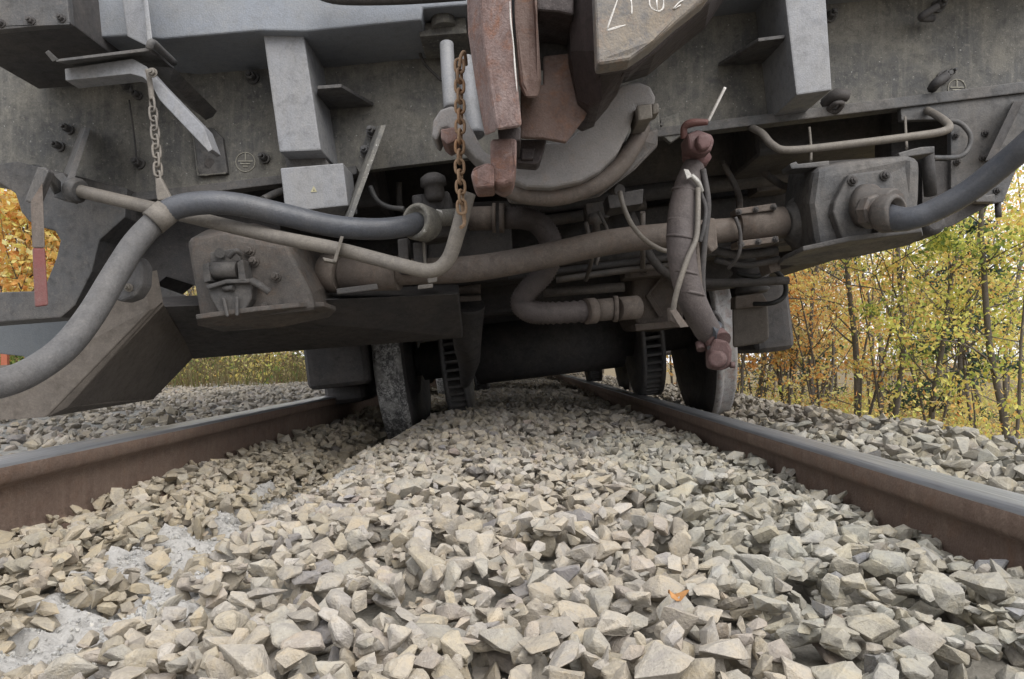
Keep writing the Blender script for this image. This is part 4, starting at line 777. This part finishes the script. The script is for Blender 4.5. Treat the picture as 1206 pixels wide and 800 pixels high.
part('hook_socket', 'dark_rust', lambda mb: (mb.pr([(608, 164), (644, 164), (636, 190), (632, 194), (608, 192)], 1.52, .05), mb.pr([(614, 174), (630, 174), (628, 188), (614, 188)], 1.51, .02)), cpl)
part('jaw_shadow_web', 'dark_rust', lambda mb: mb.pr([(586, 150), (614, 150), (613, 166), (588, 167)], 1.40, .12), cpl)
# carrier casting with its two arms and square pins
ca = part('coupler_carrier', 'cast', lambda mb: mb.pr([(600, 172), (640, 168), (668, 166), (688, 146), (700, 123), (716, 112), (733, 99), (752, 96), (766, 101), (773, 115), (770, 124), (750, 126), (746, 138), (739, 158), (728, 180), (706, 202), (684, 214), (650, 221), (620, 220), (602, 212)], 1.60, .12, .014))
part('carrier_arm', 'cast', lambda mb: mb.pr([(508, 160), (510, 142), (518, 129), (532, 124), (545, 132), (556, 152), (570, 178), (596, 192), (600, 216), (580, 200), (560, 186), (545, 170), (528, 150), (520, 152), (514, 166)], 1.66, .10, .010), ca)
part('carrier_rib', 'brown', lambda mb: mb.tube([P(596, 222, 1.66), P(625, 231, 1.65), P(662, 231, 1.65), P(700, 218, 1.65), P(728, 198, 1.66), P(746, 172, 1.68), P(756, 150, 1.72)], .020, 14), ca)
part('carrier_hull', 'box', lambda mb: mb.hexa([P(588, 215, 1.68), P(680, 212, 1.68), P(745, 160, 1.70), P(775, 150, 1.75), P(775, 172, 1.75), P(748, 200, 1.72), P(706, 232, 1.70), P(650, 244, 1.70), P(600, 240, 1.70)], [P(588, 205, 2.0), P(680, 205, 2.0), P(745, 170, 2.0), P(765, 165, 2.0), P(765, 182, 2.0), P(740, 205, 2.0), P(702, 228, 2.0), P(650, 238, 2.0), P(600, 234, 2.0)], .008), ca)
part('square_pin', 'rod', lambda mb: (mb.pr([(750, 124), (768, 122), (769, 139), (752, 142)], 1.575, .10, .004), mb.pr([(768, 122), (776, 121), (777, 132), (769, 135)], 1.60, .05, .004)), ca)
part('square_pin', 'rust', lambda mb: mb.pr([(519, 152), (536, 149), (540, 164), (527, 170), (519, 163)], 1.63, .10, .004), ca)
part('pin_bracket', 'plate', lambda mb: (mb.pr([(738, 160), (764, 138), (776, 130), (778, 150), (772, 166), (755, 168), (748, 190), (736, 200)], 1.78, .08, .004), mb.pr([(778, 140), (800, 132), (802, 160), (790, 168), (780, 160)], 1.96, .02)), ca)
part('hanger_rod', 'pale', lambda mb: (mb.tube([P(526, 52, 1.76), P(528, 90, 1.74), P(531, 128, 1.72)], .0165, 16), mb.tube([P(549, 70, 1.80), P(553, 120, 1.78), P(560, 160, 1.76)], .022, 16)), ca)
part('hanger_block', 'plate', lambda mb: (mb.pr([(493, 28), (548, 20), (550, 39), (494, 43)], 1.84, .14), mb.lathe(P(522, 27, 1.84), UP, [(-.012, .03), (.02, .03)], 18)), ca)
part('valve_body', 'dark', lambda mb: (mb.lathe(P(509, 205, 1.9), -UP, [(0, .018), (.01, .032), (.03, .034), (.032, .026), (.06, .026), (.07, .018)], 18), mb.box(P(512, 258, 1.98), (.10, .10, .12), RM, .01), mb.tube([P(510, 230, 1.93), P(510, 262, 1.95)], .03, 14)), None or car)
part('valve_nut', 'zinc', lambda mb: (mb.lathe(P(516, 254, 1.88), (.1, -1, 0), [(0, .014), (.02, .013)], 6, False), mb.lathe(P(509, 229, 1.9), -UP, [(0, .012), (.008, .011)], 12)))
part('small_pipe', 'grey', lambda mb: (mb.tube([P(436, 220, 1.95), P(444, 236, 1.94), P(458, 244, 1.93), P(476, 246, 1.92)], .0068, 8), mb.tube([P(310, 235, 1.9), P(330, 226, 1.95), P(350, 225, 2.0)], .010, 8)))
part('valve_mount', 'dark', lambda mb: (mb.pr([(468, 282), (480, 280), (482, 322), (470, 322)], 1.86, .05), mb.pr([(486, 286), (500, 285), (501, 318), (488, 318)], 1.86, .05), mb.pr([(505, 240), (600, 236), (604, 300), (505, 305)], 2.3, .2)))
# --- corrugated air hose in the middle
def corr(pts, r, n, ends=(0, 1)):
    pts = [Vector(p) for p in pts]; out = []; L = len(pts)-1
    for k in range(n+1):
        u = k/n*L; i = min(L-1, int(u)); t = u-i; g = lambda q: pts[max(0, min(L, q))]; a, b, c, d = g(i-1), g(i), g(i+1), g(i+2)
        out.append(.5*((2*b)+(c-a)*t+(2*a-5*b+4*c-d)*t*t+(3*b-a-3*c+d)*t**3))
    return out, [r*(1.07 if k % 2 else .93) for k in range(n+1)]
q, rr = corr([P(592, 257, 2.06), P(615, 257, 2.06), P(632, 262, 2.06), P(646, 278, 2.07), P(650, 300, 2.09), P(640, 322, 2.10), P(622, 342, 2.10), P(614, 356, 2.10), P(622, 366, 2.10), P(645, 369, 2.12), P(700, 366, 2.16)], .0315, 150)
ah = part('corrugated_hose', 'hose', lambda mb: mb.tube(q, rr, 16, smooth=False), label='corrugated brown hose bent into an S behind the thick pipe')
part('hose_union', 'brown', lambda mb: (mb.tube([P(552, 258, 2.05), P(582, 257, 2.05)], .033, 18, smooth=False), mb.tube([P(580, 257, 2.05), P(584, 257, 2.05)], .041, 18, smooth=False), mb.tube([P(588, 257, 2.05), P(594, 257, 2.05)], .041, 18, smooth=False)), ah)
part('hose_union', 'brown', lambda mb: (mb.tube([P(690, 367, 2.14), P(700, 366, 2.15)], .038, 18, smooth=False), mb.tube([P(700, 366, 2.15), P(722, 364, 2.17)], .033, 18, smooth=False), mb.tube([P(722, 364, 2.17), P(727, 364, 2.17)], .039, 18, smooth=False), mb.tube([P(727, 364, 2.17), P(750, 362, 2.20)], .035, 18, smooth=False)), ah)
# --- brake hose with red cock
bh = part('brake_hose', 'hose', lambda mb: mb.tube([P(817, 196, 1.66), P(810, 218, 1.64), P(804, 250, 1.62), P(802, 285, 1.60), P(806, 322, 1.60), P(816, 355, 1.61), P(829, 382, 1.64), P(838, 396, 1.67)], [.024, .029, .0315, .031, .0305, .030, .0295, .029], 20), label='thick dusty mauve grey brake hose hanging from the red cock')
def rings(mb):
    for x, y, d in ((808, 226, 1.635), (805, 244, 1.625), (803, 262, 1.612), (802, 281, 1.60), (803, 300, 1.60), (806, 322, 1.60), (813, 346, 1.605)): mb.tube([P(x+.3, y-1.6, d), P(x-.3, y+1.6, d)], .0322, 20, smooth=False)
part('hose_band', 'hose', rings, bh)
part('hose_clamp', 'rubber', lambda mb: mb.tube([P(831, 392, 1.64), P(846, 383, 1.66)], [.030, .012], 18, smooth=False), bh)
part('clamp_ring', 'dark', lambda mb: mb.tube([P(835+22*math.cos(a)*.35+8*math.cos(a), 388+22*math.sin(a), 1.635+.02*math.cos(a)) for a in np.linspace(-1.2, 1.6, 9)], .005, 8), bh)
ck = part('cock_body', 'pink_red', lambda mb: (mb.lathe(P(818, 192, 1.68), P(826, 160, 1.64)-P(818, 192, 1.68), [(0, .028), (.02, .034), (.03, .026), (.06, .026)], 18), mb.pr([(809, 158), (822, 152), (839, 158), (842, 166), (838, 178), (826, 182), (812, 176)], 1.60, .07, .008), mb.pr([(822, 158), (834, 156), (840, 164), (836, 174), (826, 177), (821, 168)], 1.575, .04, .008)), bh, 'faded red cock at the top of the brake hose')
part('cock_handle', 'red', lambda mb: (mb.tube([P(806, 163, 1.62), P(806, 150, 1.61), P(815, 145, 1.60), P(834, 144, 1.59)], [.008, .008, .009, .006], 8)), bh)
part('handle_wire', 'chalk', lambda mb: mb.tube([P(834, 143, 1.59), P(842, 127, 1.58), P(854, 103, 1.57)], .0032, 6), bh)
part('hose_tag', 'zinc', lambda mb: (mb.pr([(805, 199), (811, 200), (816, 208), (809, 211)], 1.595, .006, .001), mb.tube([P(814, 207, 1.60), P(822, 215, 1.60), P(826, 226, 1.61)], .006, 6)), bh)
part('hose_cable', 'rod', lambda mb: mb.tube([P(822, 222, 1.60), P(822, 250, 1.585), P(820, 280, 1.57), P(810, 304, 1.56), P(801, 330, 1.56), P(795, 352, 1.57), P(793, 365, 1.58)], .006, 8), bh)
part('hose_cable', 'dark', lambda mb: (mb.tube([P(824, 225, 1.62), P(831, 245, 1.61), P(829, 268, 1.60), P(824, 285, 1.60)], .005, 8), mb.tube([P(828, 200, 1.63), P(834, 240, 1.62), P(830, 282, 1.62), P(827, 330, 1.63), P(830, 365, 1.65)], .007, 8)), bh)
part('hanging_strap', 'brown', lambda mb: (mb.pr([(819, 282), (823, 282), (830, 368), (826, 366)], 1.62, .01, .001), mb.hexa([P(789, 366, 1.57), P(796, 364, 1.57), P(811, 385, 1.57), P(801, 386, 1.57)], [P(789, 366, 1.575), P(796, 364, 1.575), P(811, 385, 1.575), P(801, 386, 1.575)], .001), mb.pr([(788, 362), (796, 362), (797, 382), (790, 378)], 1.58, .03, .004)), bh)
part('hose_coupling', 'maroon', lambda mb: (mb.hexa([P(842, 398, 1.62), P(858, 402, 1.61), P(863, 412, 1.61), P(862, 432, 1.61), P(850, 437, 1.61), P(838, 434, 1.62), P(837, 412, 1.62)], [p+Vector((0, .05, 0)) for p in [P(842, 398, 1.62), P(858, 402, 1.61), P(863, 412, 1.61), P(862, 432, 1.61), P(850, 437, 1.61), P(838, 434, 1.62), P(837, 412, 1.62)]], .008), mb.lathe(P(846, 424, 1.605), (-.5, -.8, .1), [(0, .020), (.012, .019), (.014, .012)], 18), mb.tube([P(840, 396, 1.66), P(848, 404, 1.64)], .028, 14, smooth=False)), bh, 'dull maroon coupling head on the free end of the brake hose')
part('coupling_lug', 'maroon', lambda mb: (mb.tube([P(824, 404, 1.66), P(826, 412, 1.65)], .010, 10, smooth=False), mb.tube([P(860, 430, 1.60), P(865, 430, 1.60)], .007, 8, smooth=False)), bh)
# thin pipe behind
part('thin_pipe', 'rod', lambda mb: mb.tube([P(730, 226, 1.80), P(735, 245, 1.79), P(745, 266, 1.79), P(760, 283, 1.80), P(776, 293, 1.84), P(786, 296, 1.88)], .0062, 8))
part('pipe_elbow', 'dark', lambda mb: (mb.tube([P(722, 222, 1.86), P(730, 224, 1.81)], .014, 10, smooth=False), mb.pr([(715, 230), (758, 222), (757, 240), (718, 246)], 1.95, .1)))

# --- wheelsets
def wheelset(y):
    ctr = VV(0, y, 0); e = empty('wheelset', ctr, car)
    def A(d): return ctr+RX*d
    part('axle', 'dark', lambda mb: mb.lathe(ctr, RX, [(-.82, .065), (-.68, .07), (-.67, .095), (-.42, .098), (-.40, .15), (.33, .15), (.35, .098), (.67, .095), (.68, .07), (.82, .065)], 28), e)
    for s in (-1, 1):
        # tyre: flange, tread; web dished
        k_ = .92 if s < 0 else .72
        prof = [(0, .12), (0, .15), (.03, .18), (.02, .30), (0, .39), (0, .485), (.008, .496), (.022, .496), (.034, .482), (.042, .472), (.120*k_, .469), (.140*k_, .463), (.146*k_, .448), (.146*k_, .395), (.10*k_, .38), (.075, .30), (.085, .17), (.16, .13), (.16, .10)]
        w = part('wheel', ['tread', 'dark', 'bright'], lambda mb: mb.lathe(A(.68 if s > 0 else -.705), RX*s, prof, 72), e)
        ys_ = len(prof); mi = [0]*len(w.data.polygons)
        for i in range(len(prof)-1):
            m_ = 0 if 5 <= i <= 11 else 1
            if s > 0 and 5 <= i <= 11: m_ = 2
            for k in range(72): mi[i*72+k] = m_
        mi[-1] = mi[-2] = 1; w.data.polygons.foreach_set('material_index', mi)
    for d in (-.50, .44):
        def disc(mb):
            mb.lathe(A(d-.055), RX, [(0, .14), (0, .31), (.02, .31), (.02, .14)], 56); mb.lathe(A(d+.035), RX, [(0, .14), (0, .31), (.02, .31), (.02, .14)], 56); mb.lathe(A(d-.05), RX, [(0, .10), (.0, .2), (.1, .2), (.1, .1)], 40)
            for k in range(46):
                a = 2*PI*k/46; r = UP*math.cos(a)+FW*math.sin(a); t = UP*-math.sin(a)+FW*math.cos(a)
                q = [A(d-.036)+r*rr_+t*tt for rr_, tt in ((.2, -.006), (.306, -.006), (.306, .006), (.2, .006))]; mb.loft(q, [p+RX*.072 for p in q], 0)
        part('brake_disc', 'grey', disc, e)
    return e
wheelset(3.74); wheelset(6.24)
# brake calipers, bogie frame, boxes: dark ironwork behind
cl = part('brake_caliper', 'dark', lambda mb: (mb.pr([(470, 350), (535, 346), (545, 360), (543, 388), (530, 396), (486, 396)], 2.75, .35, .015), mb.tube([P(552, 358, 2.7), P(550, 400, 2.8), P(552, 425, 3.0), P(548, 452, 3.2)], [.06, .055, .045, .02], 14), mb.pr([(468, 358), (474, 358), (490, 398), (484, 398)], 2.70, .06)))
part('caliper_lever', 'brown', lambda mb: (mb.hexa([P(524, 350, 2.6), P(566, 348, 2.6), P(567, 354, 2.6), P(524, 357, 2.6)], [P(524, 350, 2.65), P(566, 348, 2.65), P(567, 354, 2.65), P(524, 357, 2.65)]), mb.pr([(520, 345), (530, 345), (531, 372), (518, 372)], 2.62, .05), mb.tube([P(520, 346, 2.7), P(545, 340, 2.7), P(566, 340, 2.7)], .02, 10)), cl)
cr = part('brake_caliper', 'brown', lambda mb: (mb.pr([(744, 320), (800, 316), (806, 374), (800, 386), (752, 386), (746, 372)], 2.75, .4, .02), mb.pr([(735, 318), (810, 314), (810, 322), (736, 328)], 2.65, .12), mb.hexa([P(760, 350, 2.73), P(765, 347, 2.73), P(786, 322, 2.73), P(781, 322, 2.73)], [P(760, 350, 2.76), P(765, 347, 2.76), P(786, 322, 2.76), P(781, 322, 2.76)]), mb.hexa([P(760, 348, 2.73), P(765, 345, 2.73), P(782, 372, 2.73), P(776, 374, 2.73)], [P(760, 348, 2.76), P(765, 345, 2.76), P(782, 372, 2.76), P(776, 374, 2.76)]), mb.pr([(748, 382), (812, 376), (813, 384), (749, 390)], 2.68, .1)))
for x, y in ((742, 319), (760, 317), (757, 302)): bolt(x, y, 2.65, cr, .016, .03, 'brown')
bf = empty('bogie', VV(0, 5.0, .1), car)
part('cross_member', 'dark', lambda mb: (mb.box(VV(0, 2.75, .34), (2.2, .22, .20), RM, .02), mb.box(VV(0, 5.0, .30), (2.2, .5, .3), RM, .03), mb.box(VV(0, 7.3, .34), (2.2, .22, .2), RM, .02)), bf)
for s in (-1, 1):
    part('side_frame', 'dark', lambda mb: (mb.box(VV(s*1.02, 5.0, .30), (.18, 4.3, .22), RM, .03), mb.box(VV(s*1.04, 3.74, .02), (.20, .40, .36), RM, .05), mb.box(VV(s*1.02, 6.24, .02), (.22, .4, .36), RM, .05)), bf)
    part('coil_spring', 'dark', lambda mb: mb.tube([VV(s*1.02, 4.25, .22)+Vector((math.cos(a)*.085, math.sin(a)*.085, -a*.0065)) for a in np.arange(0, 38, .5)], .018, 8, res=1), bf)
part('axle_box', 'dark', lambda mb: (mb.box(VV(-.985, 3.45, .075), (.27, .5, .30), RM, .04)), bf)
part('under_pipe', 'dark', lambda mb: (mb.tube([VV(-.9, 2.6, .30), VV(-.2, 2.55, .30), VV(.5, 2.6, .26), VV(.9, 2.6, .30)], .035, 12), mb.tube([VV(-.6, 2.5, .46), VV(.9, 2.5, .46)], .03, 12), mb.tube([VV(-.2, 2.4, .22), VV(.55, 2.4, .22)], .012, 8), mb.tube([VV(.2, 2.3, .36), VV(.32, 2.35, .15), VV(.7, 2.4, .1)], .014, 8)))
part('under_tank', 'dark', lambda mb: (mb.lathe(VV(-.75, 2.5, .62), RX, [(0, .1), (.02, .14), (1.5, .14), (1.52, .1)], 24), mb.box(VV(.82, 2.35, .60), (.5, .35, .28), RM, .02), mb.box(VV(-.75, 2.35, .55), (.4, .35, .2), RM, .02), mb.box(VV(.15, 2.9, .62), (2.4, .12, .3), RM, .02)))
part('dark_filler', 'dark', lambda mb: (mb.box(VV(0, 9.5, .33), (2.0, 2.2, .62), RM, .03), mb.box(VV(.1, 3.05, .24), (1.5, .16, .2), RM, .02), mb.box(VV(-.2, 13.5, .33), (2.2, 2.5, .55), RM, .03)))  # dark blocks added to shut out the bright strip under the vehicle
part('under_pipe', 'box', lambda mb: (mb.tube([P(655, 330, 2.4), P(740, 318, 2.4), P(800, 312, 2.4)], .011, 8), mb.tube([P(640, 345, 2.5), P(735, 338, 2.5)], .016, 8), mb.tube([P(690, 262, 2.2), P(697, 300, 2.2), P(690, 330, 2.3)], .007, 8), mb.tube([P(705, 250, 2.2), P(716, 275, 2.15), P(706, 300, 2.1), P(702, 312, 2.1)], .005, 8), mb.tube([P(757, 250, 2.1), P(757, 316, 2.2)], .008, 8), mb.pr([(690, 240), (716, 236), (718, 256), (692, 258)], 2.3, .1), mb.lathe(P(700, 252, 2.25), -UP, [(0, .02), (.03, .02), (.032, .012), (.06, .012)], 14),
    mb.tube([P(850, 190, 2.3), P(870, 230, 2.3), P(868, 262, 2.2)], .010, 8), mb.tube([P(880, 185, 2.4), P(915, 215, 2.4), P(935, 222, 2.3)], .012, 8), mb.pr([(888, 198), (930, 192), (934, 222), (892, 226)], 2.5, .1), mb.tube([P(630, 262, 2.5), P(680, 255, 2.5), P(760, 240, 2.5)], .02, 10), mb.tube([P(470, 215, 2.2), P(472, 245, 2.2), P(490, 250, 2.1)], .009, 8), mb.pr([(640, 300), (690, 296), (692, 316), (642, 318)], 2.7, .1)))
# hanging brown box with rings above and a wire loop on the right
hb = part('hanging_box', 'plough', lambda mb: mb.hexa([P(862, 362, 2.55), P(904, 358, 2.55), P(906, 398, 2.55), P(900, 404, 2.55), P(863, 410, 2.55)], [p+Vector((.06, .18, .01)) for p in [P(862, 362, 2.55), P(904, 358, 2.55), P(906, 398, 2.55), P(900, 404, 2.55), P(863, 410, 2.55)]], .012), label='brown grey box hanging outside the right-hand wheel')
part('box_cap', 'brown', lambda mb: mb.pr([(866, 349), (898, 345), (905, 356), (903, 361), (866, 364)], 2.53, .06, .006), hb)
part('air_spring', 'dark', lambda mb: (mb.lathe(P(886, 346, 2.60), UP, [(0, .05), (.012, .062), (.024, .05), (.036, .066), (.05, .052), (.062, .07), (.08, .055), (.11, .07), (.2, .07)], 24)), hb)
part('wire_loop', 'black', lambda mb: mb.tube([P(868, 322, 2.4), P(890, 326, 2.38), P(910, 318, 2.4), P(924, 332, 2.4), P(924, 348, 2.4), P(910, 357, 2.4), P(888, 358, 2.45)], .008, 8), hb)
part('cable_run', 'dark', lambda mb: (mb.tube([P(840, 294, 1.98), P(870, 300, 1.97), P(915, 295, 1.98)], .012, 8), mb.tube([P(842, 306, 2.0), P(880, 312, 2.0), P(918, 305, 2.0)], .009, 8), mb.tube([P(866, 256, 1.87), P(872, 275, 1.87), P(870, 300, 1.88), P(858, 316, 1.92)], .005, 8)))
part('box_strut', 'brown', lambda mb: mb.pr([(898, 290), (916, 287), (920, 318), (908, 322)], 2.02, .08))

# one fallen leaf on the stones
bpy.context.view_layer.update()
hit, loc, nrm, _, _, _ = SC.ray_cast(bpy.context.evaluated_depsgraph_get(), Vector((.277, .643, .5)), Vector((0, 0, -1)))
z0 = loc.z+.003 if hit and loc.z < .1 else -.03
mb = MB(); q = [Vector((.277+.0085*math.cos(a)*(1+.25*math.cos(3*a)), .643+.008*math.sin(a), z0+.0035*math.cos(2*a))) for a in np.linspace(0, 2*PI, 15)[:-1]]
mb.loft(q, [p+Vector((0, 0, .0008)) for p in q], 0); M['fallen'] = metal('fallen leaf', (.42, .20, .07), (.42, .27, .12), .3, (.3, .12, .03), .3, streak=0, rough=.7)
tag(mb.build('fallen_leaf', 'fallen'), 'small orange fallen leaf lying on the grey stones right of the middle', 'leaf')
